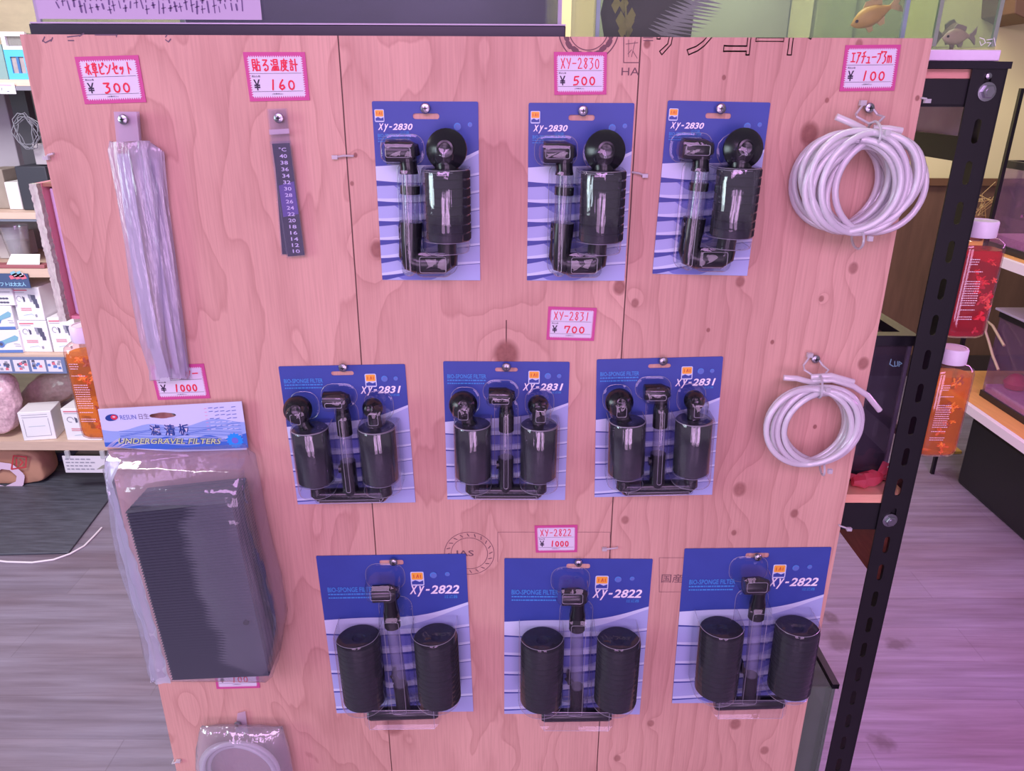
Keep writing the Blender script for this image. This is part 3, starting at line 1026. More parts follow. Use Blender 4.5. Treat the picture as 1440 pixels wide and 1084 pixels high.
def card_print(pk, slot, wave_l, wave_r, sag, logo, model, mx, bio, bubbles, rows, small, cen=.48, edge=.05):
    """printed card: navy sky above a white wave crest and banded water"""
    mb = MB()
    U = pk.u
    sl = [U(*p) for p in slot]
    hole = rrect(sl[0][0], sl[1][0], sl[1][1], sl[0][1], .0025, 4)
    mb.holed(rrect(-pk.w / 2, pk.w / 2, 0, pk.h, .0015, 2), [hole], 0, -.0006, M_navy)
    N = 24
    top = []
    for i in range(N + 1):
        t = i / N
        v = wave_l + (wave_r - wave_l) * t + sag * math.sin(math.pi * t) * (1.0 - .75 * t) - .02 * math.sin(math.pi * 2 * t)
        top.append((t, v))
    lo = -.00075
    mb.strip([U(t, v) for t, v in top], [U(t, 1.0) for t, v in top], lo, M_lav)
    mb.strip([U(t, v) for t, v in top], [U(t, v + .028 + .05 * (1 - t) + .012 * math.sin(t * 5)) for t, v in top], lo - .00012, M_white)
    # banded waves below the crest
    st = (1.0 - max(wave_l, wave_r) - .02) / rows
    for k in range(rows):
        b0 = wave_l + .045 + st * (k + .5)
        f1, f2, d1, d2, m1, m2 = [], [], [], [], [], []
        for i in range(N + 1):
            t = i / N
            base = b0 - .055 * t + .022 * math.sin(t * 3.1 + k * .4) - .02 * (1 - t) ** 2
            cl = lambda v: min(v, .998)
            mid = st * .62 * math.exp(-((t - cen) / .24) ** 4)
            th = st * (.12 + .16 * math.exp(-((t - cen) / .3) ** 2))
            f1.append(U(t, cl(base - th)))
            f2.append(U(t, cl(base)))
            m1.append(U(t, cl(base)))
            m2.append(U(t, cl(base + mid + .0005)))
            dk = st * (edge * max(0, 1 - t * 2.6) + .10 * math.exp(-((t - cen - .12) / .14) ** 2) + .03)
            d1.append(U(t, cl(base)))
            d2.append(U(t, cl(base + dk)))
        mb.strip(m1, m2, lo - .00018, M_mid)
        mb.strip(f1, f2, lo - .00024, M_white)
        mb.strip(d1, d2, lo - .00036, M_wedge)
    yt = lo - .0005
    a, b = U(*logo)
    s = pk.w * .045
    mb.flat(rrect(a - s, a + s, b - s * 1.25, b + s * 1.25, s * .25), yt, M_white)
    mb.flat(rrect(a - s * .85, a + s * .85, b - s * .15, b + s * 1.1, s * .2), yt - .0001, M_orange)
    mb.flat([(a - s * .85, b - s * 1.0), (a + s * .85, b - s * 1.0), (a + s * .85, b - s * .3), (a + s * .3, b - s * .55), (a - s * .3, b - s * .25), (a - s * .85, b - s * .5)], yt - .0001, M_navy)
    mb.ink([[(a - s * .5, b + s * .2), (a - s * .5, b + s * .7)], [(a - s * .1, b + s * .2), (a + s * .1, b + s * .75), (a + s * .2, b + s * .2)], [(a + s * .5, b + s * .7), (a + s * .5, b + s * .2)]], s * .14, yt - .0002, mat('logo_red', (215, 90, 50), .5))
    for bx, by, r in bubbles:
        x, z = U(bx, by)
        mb.flat(arc2(x, z, r * pk.w, 0, 2 * math.pi, 18)[:-1], yt, M_bub)
        mb.ink([arc2(x, z, r * pk.w * .8, .6, 3.6, 10)], r * pk.w * .22, yt - .0001, M_cyan)
    (x0, b0), (x1, b1) = mx
    p0, p1 = U(x0, b1), U(x1, b0)
    wm = p1[0] - p0[0]
    # swash X and y, then the number in heavy italics
    mb.text('X', p0[0], p0[0] + wm * .17, p0[1], p1[1], yt, M_text, shear=.35, offset=.03)
    mb.text('y', p0[0] + wm * .15, p0[0] + wm * .31, p0[1] - (p1[1] - p0[1]) * .28, p1[1] - (p1[1] - p0[1]) * .08, yt, M_text, shear=.35, offset=.02)
    mb.flat([(p0[0] + wm * .325, p0[1] + (p1[1] - p0[1]) * .38), (p0[0] + wm * .40, p0[1] + (p1[1] - p0[1]) * .38), (p0[0] + wm * .41, p0[1] + (p1[1] - p0[1]) * .58), (p0[0] + wm * .335, p0[1] + (p1[1] - p0[1]) * .58)], yt, M_text)
    mb.text(model, p0[0] + wm * .42, p1[0], p0[1], p1[1], yt, M_text, shear=.25, offset=.025)
    q0, q1 = U(*small[0]), U(*small[1])
    mb.text('过滤器', q0[0], q1[0], q1[1], q0[1], yt, M_cyan, offset=.01)
    (x0, b0), (x1, b1) = bio
    q0, q1 = U(x0, b0), U(x1, b1)
    hh = q0[1] - q1[1]
    mb.text('BIO-SPONGE FILTER', q0[0], q1[0], q0[1] - hh * .42, q0[1], yt, M_cyan, offset=.018)
    for k in (0, 1):
        z = q0[1] - hh * (.66 + k * .3)
        n = 14
        rng = random.Random(3 + k)
        x = q0[0]
        while x < q1[0] * (1 - 0) - .002:
            ln = rng.uniform(.0012, .0042) * pk.w / .15
            mb.flat([(x, z), (min(x + ln, q1[0]), z), (min(x + ln, q1[0]), z + hh * .12), (x, z + hh * .12)], yt, M_cyan)
            x += ln + .0007
    mb.build('printed_card', pk.root, smooth=0)


# --- small pack, single sponge
K = 180 / 697.0
z30 = lambda x, y: (510 + x * K, 120 + y * K)
pk = Pack([(523, 142), (673, 143), (675, 394), (538, 393)], 'sponge_filter_pack', 'blue blister pack with single black sponge, top row, next to the strip thermometers', 'single sponge filter packs in the top row')
card_print(pk, ((.38, .062), (.63, .092)), .345, .255, .06, (.065, .075), '2830', ((.045, .115), (.375, .15)), ((.04, .17), (.36, .215)), ((.80, .13, .035), (.92, .12, .022)), 6, ((.25, .155), (.34, .17)), .42, .26)
l = pk.l
R = pk.root
D = .026
c = l(*z30(461, 470), D)
rs = .0235
zb, zt = l(*z30(461, 862), D + rs).z, l(*z30(461, 468), D + rs).z
sp_ = sponge(c.x, -D, zb, zt, rs, .0085).build('sponge', R)
mb = MB()
halfround(mb, c.x - .002, rs + .0015, zb - .001, zt + .001, -D, M_filmfit, top=.003)
mb.build('shrink_film', sp_)
p = l(*z30(455, 350), .032)
su_ = suction(p.x, -.030, p.z, .021, (-.03, -1, .12)).build('suction_cup', R)
mb = MB()
mb.tube([Vector((c.x, -D, zt - .001)), Vector((c.x - .001, -D, zt + .006)), Vector((p.x, -D, p.z - .012))], .0125, M_black, 14)
mb.build('stem', su_)
a, b2 = l(*z30(128, 362), .02), l(*z30(275, 362), .02)
e = l(*z30(252, 480), .02)
mb = MB()
mb.tube([a, a + Vector((.0005, 0, 0)), b2 - Vector((.007, 0, 0)), b2 - Vector((.003, 0, .001)), b2 - Vector((.001, 0, .006))], [.0108, .0125, .0125, .0122, .009], M_black, 18)
mb.tube([Vector((b2.x - .006, b2.y, b2.z - .006)), Vector((e.x, e.y, b2.z - .016)), e], [.0095, .0088, .0098], M_black, 18)
mb.build('outlet_elbow', R)
t0, t1 = l(*z30(257, 480), .02), l(*z30(260, 760), .02)
mb = MB()
mb.tube([t0, t1], .0092, M_tubeclear, 18)
mb.build('clear_tube', R)
mb = MB()
q0, q1 = l(*z30(258, 545), .02), l(*z30(258, 590), .02)
mb.tube([q0, q1], .0104, M_black, 18)
mb.build('tube_ring', R)
s0, s1 = l(*z30(262, 742), .02), l(*z30(258, 965), .02)
h1 = l(*z30(470, 950), .02)
mb = MB()
mb.tube([s0, s0 + (s1 - s0) * .4], .0124, M_black, 18)
mb.tube([s0 + (s1 - s0) * .38, s1 - Vector((0, 0, -.008)), s1 + Vector((.002, 0, .002)), s1 + Vector((.009, 0, -.0005)), Vector((h1.x - .006, h1.y, s1.z)), Vector((h1.x - .001, h1.y, s1.z + .003)), Vector((h1.x, h1.y, s1.z + .01))], [.0118, .0118, .0122, .012, .0118, .0112, .0100], M_black, 18)
k1 = l(*z30(462, 865), .02)
mb.tube([Vector((h1.x - .002, h1.y, s1.z)), Vector((k1.x, -.022, zb + .002))], .0102, M_black, 16)
mb.build('base_elbow', R)
mb = MB()
kp = l(*z30(205, 780), .02)
mb.lathe([(.0062, -.004), (.0066, 0), (.0062, .005), (.003, .007)], M_black, (kp.x + .003, kp.y, kp.z), 'x', 16)
mb.tube([Vector((kp.x, kp.y, kp.z)), Vector((kp.x + .012, kp.y, kp.z))], .0045, M_black, 12)
mb.build('air_nozzle', R)
mb = MB()
f0, f1 = l(*z30(108, 278), .001), l(*z30(325, 420), .001)
blister(mb, f0.x, f1.x, f1.z, f0.z, .036, .006, .002, M_film)
f0, f1 = l(*z30(198, 425), .001), l(*z30(318, 1005), .001)
blister(mb, f0.x, f1.x, f1.z - .002, f0.z, .034, .006, .0015, M_film)
f0, f1 = l(*z30(330, 445), .001), l(*z30(590, 880), .001)
halfround(mb, (f0.x + f1.x) / 2, (f1.x - f0.x) / 2, f1.z, f0.z, -.027, M_film)
f0, f1 = l(*z30(375, 275), .001), l(*z30(545, 450), .001)
blister(mb, f0.x, f1.x, f1.z, f0.z, .047, .014, .003, M_film)
f0, f1 = l(*z30(290, 862), .001), l(*z30(505, 1010), .001)
blister(mb, f0.x, f1.x, f1.z - .002, f0.z, .034, .006, .0015, M_film)
mb.build('blister_shell', R)
pk.put_like([(742, 146), (892, 146), (879, 394), (741, 392)], 'blue blister pack with single black sponge, top row, straight under the 500 yen tag')
pk.put_like([(942, 141), (1083, 143), (1050, 387), (915, 386)], 'blue blister pack with single black sponge, top row, next to the bigger tube coil')

# --- medium pack, two sponges
z31 = lambda x, y: (480 + x / 3.0, 360 + y / 3.0)
pk = Pack([(622.5, 507.7), (800, 508.2), (795.5, 700.7), (630, 703)], 'twin_sponge_filter_pack', 'blue blister pack with two short black sponges, middle of the second row', 'twin sponge filter packs in the second row')
card_print(pk, ((.41, .04), (.59, .068)), .42, .28, .06, (.72, .105), '2831', ((.63, .145), (.955, .195)), ((.03, .085), (.34, .155)), ((.83, .095, .026), (.92, .095, .018)), 5, ((.86, .20), (.94, .215)))
l = pk.l
R = pk.root
D = .024
rs = .0212
for zx, cup in ((556, 515), (832, 830)):
    c = l(*z31(zx, 850), D)
    zb, zt = l(*z31(zx, 962), D + rs).z, l(*z31(zx, 738), D + rs).z
    sp_ = sponge(c.x, -D, zb, zt, rs, 0).build('sponge', R)
    mb = MB()
    halfround(mb, c.x, rs + .001, zb - .001, zt + .001, -D, M_filmfit, top=.002)
    mb.build('shrink_film', sp_)
    p = l(*z31(cup, 625), .026)
    su_ = suction(p.x, -.028, p.z, .0165 if cup == 515 else .012, (.1 if cup == 515 else -.1, -1, .35)).build('suction_cup', R)
    mb = MB()
    mb.tube([Vector((c.x, -D, zt - .004)), Vector(((c.x + p.x) / 2, -D, zt + .004)), Vector((p.x, -.024, p.z))], .0075, M_black, 12)
    mb.build('stem', su_)
a, b2 = l(*z31(622, 588), .02), l(*z31(715, 588), .02)
e = l(*z31(696, 735), .02)
mb = MB()
mb.tube([a, a + Vector((.0005, 0, 0)), b2 - Vector((.006, 0, 0)), b2 - Vector((.0025, 0, .001)), b2 - Vector((.001, 0, .006))], [.0085, .0096, .0096, .0092, .007], M_black, 18)
mb.tube([Vector((b2.x - .005, b2.y, b2.z - .004)), Vector((e.x, e.y, b2.z - .012)), Vector((e.x, e.y, b2.z - .022)), e], [.0075, .0072, .0088, .0088], M_black, 18)
mb.build('outlet_elbow', R)
t0, t1 = l(*z31(696, 735), .02), l(*z31(694, 860), .02)
MB().tube([t0, t1], .0074, M_tubeclear, 18).build('clear_tube', R)
s0, s1 = l(*z31(694, 848), .02), l(*z31(694, 1000), .016)
mb = MB()
mb.tube([s0, Vector((s0.x, s0.y, s1.z + .012)), Vector((s0.x, s0.y, s1.z))], [.0092, .0092, .008], M_black, 18)
mb.build('socket', R)
mb = MB()
kp = l(*z31(655, 880), .02)
mb.tube([kp, Vector((s0.x, kp.y, kp.z))], [.0052, .004], M_black, 12)
mb.build('air_nozzle', R)
b0, b1 = l(*z31(552, 992), .02), l(*z31(838, 992), .02)
mb = MB()
mb.tube([b0 + Vector((.000, 0, .012)), b0 + Vector((0, 0, .003)), b0 + Vector((.003, 0, 0)), b1 - Vector((.003, 0, 0)), b1 + Vector((0, 0, .003)), b1 + Vector((0, 0, .012))], [.0078, .0086, .0092, .0092, .0086, .0078], M_black, 16)
mb.build('base_elbow', R)
mb = MB()
for x0, y0, x1, y1 in ((478, 665, 636, 972), (752, 668, 915, 968)):
    f0, f1 = l(*z31(x0, y0), .001), l(*z31(x1, y1), .022)
    halfround(mb, (f0.x + f1.x) / 2, (f1.x - f0.x) / 2, f1.z, f0.z, -.024, M_film)
for x0, y0, x1, y1, d in ((606, 530, 740, 640, .032), (655, 600, 735, 990, .032), (470, 560, 572, 690, .042), (785, 565, 890, 700, .042), (540, 940, 852, 1020, .033)):
    f0, f1 = l(*z31(x0, y0), .001), l(*z31(x1, y1), .022)
    blister(mb, f0.x, f1.x, f1.z, f0.z, d, .007, .002, M_film)
mb.build('blister_shell', R)
pk.put_like([(391, 515), (570, 511), (584, 706), (420, 708)], 'blue blister pack, two short black sponges, second row, next to the plate pack header')
pk.put_like([(845, 505), (1014, 496), (1000, 697), (834, 700)], 'blue blister pack, two short black sponges, second row, next to the smaller tube coil')

# --- large pack, two tall sponges
z22 = lambda x, y: (480 + x / 2.977, 720 + y / 2.977)
pk = Pack([(708.4, 787), (915.5, 782.5), (901.6, 1001.5), (710, 1004.5)], 'large_twin_sponge_filter_pack', 'large dark blue blister pack with two ribbed black sponges, middle of the lowest row', 'large twin sponge filter packs in the lowest row')
card_print(pk, ((.42, .03), (.58, .058)), .385, .285, .06, (.665, .14), '2822', ((.605, .18), (.945, .232)), ((.05, .185), (.37, .255)), ((.775, .12, .024), (.87, .115, .017)), 5, ((.84, .24), (.93, .26)))
l = pk.l
R = pk.root
D = .030
rs = .0285
for zx in (838, 1149):
    c = l(*z22(zx, 730), D)
    zb, zt = l(*z22(zx, 850), D + rs).z, l(*z22(zx, 598), D + rs).z
    sponge(c.x, -D, zb, zt, rs, .0078, hole=True).build('sponge', R)
a, b2 = l(*z22(922, 355), .026), l(*z22(1014, 352), .026)
e = l(*z22(986, 488), .026)
mb = MB()
mb.tube([a, a + Vector((.0005, 0, 0)), b2 - Vector((.007, 0, 0)), b2 - Vector((.003, 0, .001)), b2 - Vector((.001, 0, .007))], [.0098, .0112, .0112, .0108, .008], M_black, 18)
mb.tube([Vector((b2.x - .007, b2.y, b2.z - .004)), Vector((e.x, e.y, b2.z - .018)), Vector((e.x, e.y, e.z + .022)), e], [.0092, .0088, .0105, .0105], M_black, 18)
mb.build('outlet_elbow', R)
t0, t1 = l(*z22(986, 488), .026), l(*z22(986, 738), .026)
MB().tube([t0, t1], .0085, M_tubeclear, 18).build('clear_tube', R)
s0, s1 = l(*z22(985, 730), .026), l(*z22(985, 850), .026)
MB().tube([s0, s1], [.0096, .0096], M_black, 18).build('socket', R)
kp = l(*z22(942, 690), .012)
mb = MB()
mb.lathe([(.0055, 0), (.0105, .002), (.0098, .005), (.003, .006)], M_black, (kp.x, kp.y, kp.z), 'x', 18)
mb.tube([kp, Vector((s0.x, kp.y - .01, kp.z - .01))], .004, M_black, 10)
mb.build('air_nozzle', R)
b0, b1 = l(*z22(838, 850), .03), l(*z22(1130, 846), .03)
mb = MB()
mb.tube([b0, b0 + Vector((.004, 0, 0)), b1 - Vector((.004, 0, 0)), b1], [.007, .009, .009, .007], M_black, 16)
mb.build('base_elbow', R)
mb = MB()
for x0, y0, x1, y1 in ((742, 470, 930, 872), (1056, 468, 1242, 868)):
    f0, f1 = l(*z22(x0, y0), .012), l(*z22(x1, y1 - 8), .058)
    halfround(mb, (f0.x + f1.x) / 2, (f1.x - f0.x) / 2, f1.z, f0.z, -.031, M_film)
for x0, y0, x1, y1, d in ((888, 245, 1040, 400, .040), (925, 380, 1035, 870, .038), (815, 806, 1150, 848, .041)):
    f0, f1 = l(*z22(x0, y0), .006), l(*z22(x1, y1), .036)
    blister(mb, f0.x, f1.x, f1.z, f0.z, d, .008, .002, M_film)
mb.build('blister_shell', R)
pk.put_like([(446, 782), (658, 778), (664, 997), (472, 1003)], 'large dark blue blister pack with two ribbed black sponges, beside the round grade stamp')
pk.put_like([(968, 772), (1168, 768), (1135, 984), (939, 989)], 'large dark blue blister pack, two ribbed sponges, at the board edge above the low aquarium')


# ------------------------------------------------------------------ bagged tweezers
M_sleeve = clear('milky_sleeve', (244, 242, 250), haze=.30, hazecol=(244, 242, 250), gloss=.05, rough=.14, bump=.9, bscale=40, stretch=(3, 3, .25), trans=True)
M_tweeze = mat('brushed_tweezers', (206, 206, 216), .42, .35)
M_header = clear('frosted_header', (250, 245, 250), haze=.5, hazecol=(236, 226, 240), gloss=.03, rough=.3, trans=True)


def sleeve(mb, secs, d0, th, m, n=12, wig=.0012, seed=1):
    rng = random.Random(seed)
    rings = []
    for i, (xa, xb, py) in enumerate(secs):
        a, b = P(xa, py, -d0), P(xb, py, -d0)
        c, hw = (a + b) / 2, (b - a).length / 2
        t = th * (.18 if i in (0,) else 1.0) * (.4 if i == len(secs) - 1 else 1)
        ring = []
        for k in range(n):
            an = 2 * math.pi * k / n
            ca, sa = math.cos(an), math.sin(an)
            ring.append((c.x + hw * math.copysign(abs(ca) ** .8, ca) + rng.uniform(-1, 1) * wig, min(-.0012, -d0 - t / 2 * sa + rng.uniform(-1, 1) * wig), c.z + rng.uniform(-1, 1) * wig))
        rings.append(ring)
    mb.loft(rings, m)


def tweezers_pack(dx, d0, label, secs, head, arms, seed):
    o = P(185, 540, 0)
    t = thing('tweezers_pack', label, 'bagged tweezers', (0, 0, 0), 'bagged tweezers on one screw')
    mb = MB()
    sleeve(mb, secs, d0, .006, M_sleeve, seed=seed)
    mb.build('plastic_sleeve', t, smooth=60)
    mb = MB()
    h = [px2(*p, -d0) for p in head]
    mb.prism(h, -d0 + .0004, -d0 - .0004, M_header)
    mb.build('header_tab', t, smooth=0)
    mb = MB()
    for arm in arms:
        top, bot = [], []
        vs, fs = [], []
        for (px, py, wd) in arm:
            p = P(px, py, -d0)
            s = (p - CAM).length / F * wd / 2
            vs += [(p.x - s, p.y + .0006, p.z), (p.x + s, p.y + .0006, p.z), (p.x + s, p.y - .0006, p.z), (p.x - s, p.y - .0006, p.z)]
        for i in range(len(arm) - 1):
            for j in range(4):
                fs.append((i * 4 + j, i * 4 + (j + 1) % 4, i * 4 + 4 + (j + 1) % 4, i * 4 + 4 + j))
        fs += [(3, 2, 1, 0), tuple(len(vs) - 4 + j for j in range(4))]
        mb.add(vs, fs, M_tweeze)
    mb.build('tweezers', t, smooth=30)
    return t


tweezers_pack(0, .0062, 'rearmost long milky bag of steel tweezers, its lower edge furthest along the tag',
              [(196, 213, 203), (192, 230, 212), (206, 238, 290), (218, 248, 360), (231, 258, 440), (245, 267, 524), (252, 267, 533)],
              [(166, 157), (196, 157), (199, 198), (170, 200)],
              [[(214, 222, 9), (230, 340, 9), (246, 440, 8), (262, 522, 5)]], 3)
tweezers_pack(0, .0125, 'long milky bag of steel tweezers in the middle of three, ending over the yen sign',
              [(188, 213, 200), (178, 226, 212), (190, 232, 280), (205, 243, 360), (219, 252, 440), (233, 259, 515), (240, 262, 532)],
              [(163, 158), (194, 158), (197, 198), (167, 200)],
              [[(198, 222, 11), (216, 330, 11), (232, 430, 10), (250, 525, 6)]], 4)
tweezers_pack(0, .0195, 'frontmost long milky bag of steel tweezers with the folded top and grey blade',
              [(154, 211, 199), (152, 207, 213), (163, 219, 270), (174, 224, 345), (185, 228, 420), (196, 233, 480), (208, 240, 521), (211, 241, 535)],
              [(160, 157), (192, 157), (196, 198), (164, 200)],
              [[(176, 216, 10), (188, 300, 11), (203, 400, 11), (219, 490, 14), (233, 536, 13)], [(168, 216, 6), (179, 300, 7), (194, 400, 8), (213, 490, 8)]], 5)

# ------------------------------------------------------------------ strip thermometers
M_strip = mat('thermometer_strip', (40, 36, 66), .22, coat=.5)
M_sheen = mat('violet_strip_sheen', (92, 70, 150), .25)
M_num = mat('strip_numbers', (225, 215, 240), .6)
M_clearbag = clear('clear_sleeve', (250, 250, 255), haze=.03, gloss=.01, rough=.08, bump=.08, bscale=60)


def thermo(d0, quad, label, head, nums):
    t = thing('strip_thermometer_pack', label, 'strip thermometer', (0, 0, 0), 'strip thermometers on one screw')
    qs = [px2(*p, -d0) for p in quad]
    mb = MB()
    mb.prism(qs, -d0, -d0 - .0006, M_strip)
    o = mb.build('thermometer_strip', t, smooth=0)
    mb = MB()
    if nums:
        mb.holed([bil(qs, *p) for p in ((.05, .36), (.95, .33), (.97, .62), (.06, .64))], [], -d0 - .00066, -d0 - .00066, M_sheen)
        for i, s in enumerate(['°C', '40', '38', '36', '34', '32', '30', '28', '26', '24', '22', '20', '18', '16', '14', '12', '10']):
            v = .05 + i * .0565
            a, b = bil(qs, .34, v), bil(qs, .76, v)
            hh = (b[0] - a[0]) * .50
            mb.text(s, a[0], b[0], a[1] - hh / 2, a[1] + hh / 2, -d0 - .0008, M_num, offset=.012)
        mb.build('temperature_numbers', t, smooth=0)
    mb = MB()
    hs = [px2(*p, -d0) for p in head]
    mb.prism(hs, -d0 - .001, -d0 - .0014, M_clearbag)
    a, b = bil(hs, 0, .58), bil(hs, 1, .58)
    c, e = bil(hs, 1, .72), bil(hs, 0, .72)
    mb.prism([a, b, c, e], -d0 - .0016, -d0 - .002, M_header)
    q2 = [bil(qs, -.1, -.02), bil(qs, 1.1, -.02), bil(qs, 1.05, 1.01), bil(qs, -.05, 1.01)]
    mb.prism(q2, -d0 - .0014, -d0 - .0018, M_clearbag)
    mb.build('plastic_sleeve', t, smooth=0)


thermo(.002, [(385, 203), (405, 202), (418, 356), (397, 357.5)], 'dark strip thermometer hanging at the rear of the pair', [(378, 154), (402, 153), (408, 201), (383, 203)], False)
thermo(.0065, [(382.6, 202), (407.4, 201), (428.5, 358.5), (405, 360.5)], 'dark strip thermometer in front, numbered from 40 down to 10', [(376, 153), (404, 152), (409, 201), (381, 203)], True)

# ------------------------------------------------------------------ coils of air tube
M_hose = clear('soft_air_tube', (240, 240, 248), haze=.66, hazecol=(255, 255, 255), gloss=.07, rough=.12, trans=True, tmix=.18)


def coil(name, label, back, front, r_px, d0, d1, loops, tr, seed, jr, tails, top, ring2, screw_px, cat='air tube coil', parent=None, tie=True, squash=1.0, spread=.008):
    rng = random.Random(seed)
    t = parent or thing(name, label, cat, (0, 0, 0), 'coils of air tube')
    cb, cf = P(*back, -d0), P(*front, -d1)
    r0 = r_px * (cb - CAM).dot(_F) / F
    n = 44
    dd = [d0 + (d1 - d0) * i / loops for i in range(loops + 1)]
    mid = dd[1:-1]
    rng.shuffle(mid)
    dd = [dd[0]] + sorted(mid, key=lambda q: q + rng.uniform(-.012, .012)) + [dd[-1]]
    rj = [r0 * (1 - rng.uniform(0, jr)) for _ in range(loops + 2)]
    rj[0] = rj[-3] = r0
    cj = [(rng.uniform(-1, 1) * spread, rng.uniform(-.6, 1) * spread * .35) for _ in range(loops + 2)]
    path = []
    for k in range(loops * n + 1):
        s = k / n
        i = min(int(s), loops - 1)
        f = s - i
        f = f * f * (3 - 2 * f)
        mixf = lambda a, b: a + (b - a) * f
        d = mixf(dd[i], dd[i + 1])
        r = mixf(rj[i], rj[i + 1])
        q = (d - d0) / max(1e-6, d1 - d0)
        cx = cb.x + (cf.x - cb.x) * q + mixf(cj[i][0], cj[i + 1][0])
        cz = cb.z + (cf.z - cb.z) * q + mixf(cj[i][1], cj[i + 1][1])
        a = math.pi / 2 + 2 * math.pi * s
        # bundle is pinched together by the ties at its top and bottom
        pin = abs(math.sin(a)) ** 8 * .4
        dm = (d0 + d1) / 2
        path.append(Vector((cx + r * math.cos(a), -(d + (dm - d) * pin), cz + r * squash * math.sin(a) + (cb.z + r0 * 1.0 * math.copysign(1, math.sin(a)) * squash - (cz + r * squash * math.copysign(1, math.sin(a)))) * pin * .6)))
    MB().tube(path, tr, M_hose, 8).build('tube', t, smooth=80)
    for tl in tails:
        MB().tube([P(x, y, -d) for x, y, d in tl], tr, M_hose, 10).build('tube_end', t, smooth=80)
    if tie:
        dm = (d0 + d1) / 2
        for (px, py, hz, hd) in (top, ring2):
            c = P(px, py, -dm)
            pts = [(c.x + .004 * math.cos(2 * math.pi * k / 20), min(-.002, -dm + hd * math.cos(2 * math.pi * k / 20)), c.z + hz * math.sin(2 * math.pi * k / 20)) for k in range(20)]
            mb = MB().tube(pts, .0013, M_tie, 6, closed=True)
            mb.box((c.x + .002, c.y - hd, c.z + hz * .3), (.005, .004, .005), M_tie)
            mb.build('cable_tie', t)
        s = P(*screw_px, -.006)
        c = P(top[0], top[1], -dm) + Vector((0, 0, top[2]))
        mb = MB()
        for dx, bulge in ((-.012, -.012), (.008, .010)):
            mb.tube([s + Vector((dx * .3, .001, .004)), s + Vector((bulge, -.004, -.006)), (s + c) / 2 + Vector((bulge * 1.25, -.002, -.002)), c + Vector((bulge * .4, .004, -.002)), c], .0012, M_tie, 6)
        mb.box((s.x - .005, s.y, s.z + .005), (.006, .005, .005), M_tie)
        mb.build('hanging_loop', t)
    return t


coil('air_tube_coil', 'bigger thick coil of milky air tube, under the 100 yen tag', (1194, 258), (1221, 263), 64, .006, .056, 20, .0034, 11, .20,
     [[(1215, 182, .03), (1195, 172, .032), (1176, 164, .03)], [(1228, 180, .03), (1250, 181, .034), (1268, 184, .034)]],
     (1228, 190, .013, .025), (1206, 334, .011, .024), (1219, 152), spread=.019)
coil('air_tube_coil', 'smaller slim coil of milky air tube, with one end sticking out past the board', (1138, 596), (1150, 602), 58, .006, .044, 14, .0034, 21, .15,
     [[(1140, 536, .02), (1170, 534, .024), (1200, 543, .024), (1220, 556, .024), (1237, 577, .024)], [(1150, 540, .02), (1120, 532, .024), (1102, 531, .022)], [(1140, 530, .02), (1168, 528, .024), (1200, 537, .022)]],
     (1152, 543, .012, .019), (1156, 655, .008, .018), (1144, 505), spread=.012)

# ------------------------------------------------------------------ undergravel filter pack
t = thing('undergravel_filter_pack', 'clear bag of black ribbed plates under a blue printed header card', 'filter plate pack', (0, 0, 0))
dh = .010
hc = [px2(138, 575, -dh), px2(340, 564, -dh), px2(350, 632, -dh), px2(149, 630, -dh)]
U = lambda u, v: bil(hc, u, v)
M_h1, M_h2, M_h3 = mat('header_pale', (206, 216, 236), .35), mat('header_mid', (150, 178, 226), .35), mat('header_blue', (62, 110, 196), .35)
M_hy = mat('header_yellow', (198, 214, 150), .4)
M_hb = mat('header_dark_blue', (34, 66, 140), .4)
mb = MB()
slot_ = [U(.44 + .075 * math.cos(a) * (1.25 if abs(math.cos(a)) > .7 else .9), .22 + .07 * math.sin(a)) for a in [2 * math.pi * k / 20 for k in range(20)]]
mb.holed([U(0, 0), U(1, 0), U(1.0, .5), U(.985, 1), U(.5, 1.06), U(.0, .96)], [slot_], -dh, -dh - .0008, M_h1)
n = 28
y = -dh - .0009
w1 = [(k / n, .52 + .06 * math.sin(k * .5) - .16 * (k / n)) for k in range(n + 1)]
w2 = [(k / n, .80 + .05 * math.sin(k * .8 + 1) - .10 * (k / n)) for k in range(n + 1)]
w3 = [(k / n, .955 + .055 * math.sin(math.pi * k / n)) for k in range(n + 1)]
mb.strip([U(*p) for p in w1], [U(*p) for p in w3], y, M_h2)
mb.strip([U(*p) for p in w2], [U(*p) for p in w3], y - .0001, M_h3)
for k in range(9):
    a = .56 + k * .045
    mb.ink([[U(.12 + .85 * q / 16, a + .03 * math.sin(q * .7 + k) - .1 * q / 16) for q in range(17)]], .0005, y - .00015, M_h1 if k > 4 else M_h3)
for k in range(8):
    mb.ink([[U(.01 + .012 * k, .98), U(.05 + .018 * k, .86 - .02 * (k % 3)), U(.10 + .02 * k, .76)]], .0005, y - .0002, M_tagwhite)
yt = y - .0003
c = U(.085, .22)
mb.flat([(c[0] + .0075 * math.cos(a) + .002 * math.sin(a), c[1] + .0045 * math.sin(a)) for a in [2 * math.pi * k / 20 for k in range(20)]], yt, M_hb)
mb.flat([(c[0] + .003 + .004 * math.cos(a), c[1] + .0005 + .0032 * math.sin(a)) for a in [2 * math.pi * k / 16 for k in range(16)]], yt - .0001, mat('header_red', (220, 60, 80), .4))
mb.flat([(c[0] + .003 + .0018 * math.cos(a), c[1] + .001 + .0009 * math.sin(a)) for a in [2 * math.pi * k / 12 for k in range(12)]], yt - .0002, M_tagwhite)
rot = math.atan2(hc[1][1] - hc[0][1], hc[1][0] - hc[0][0])


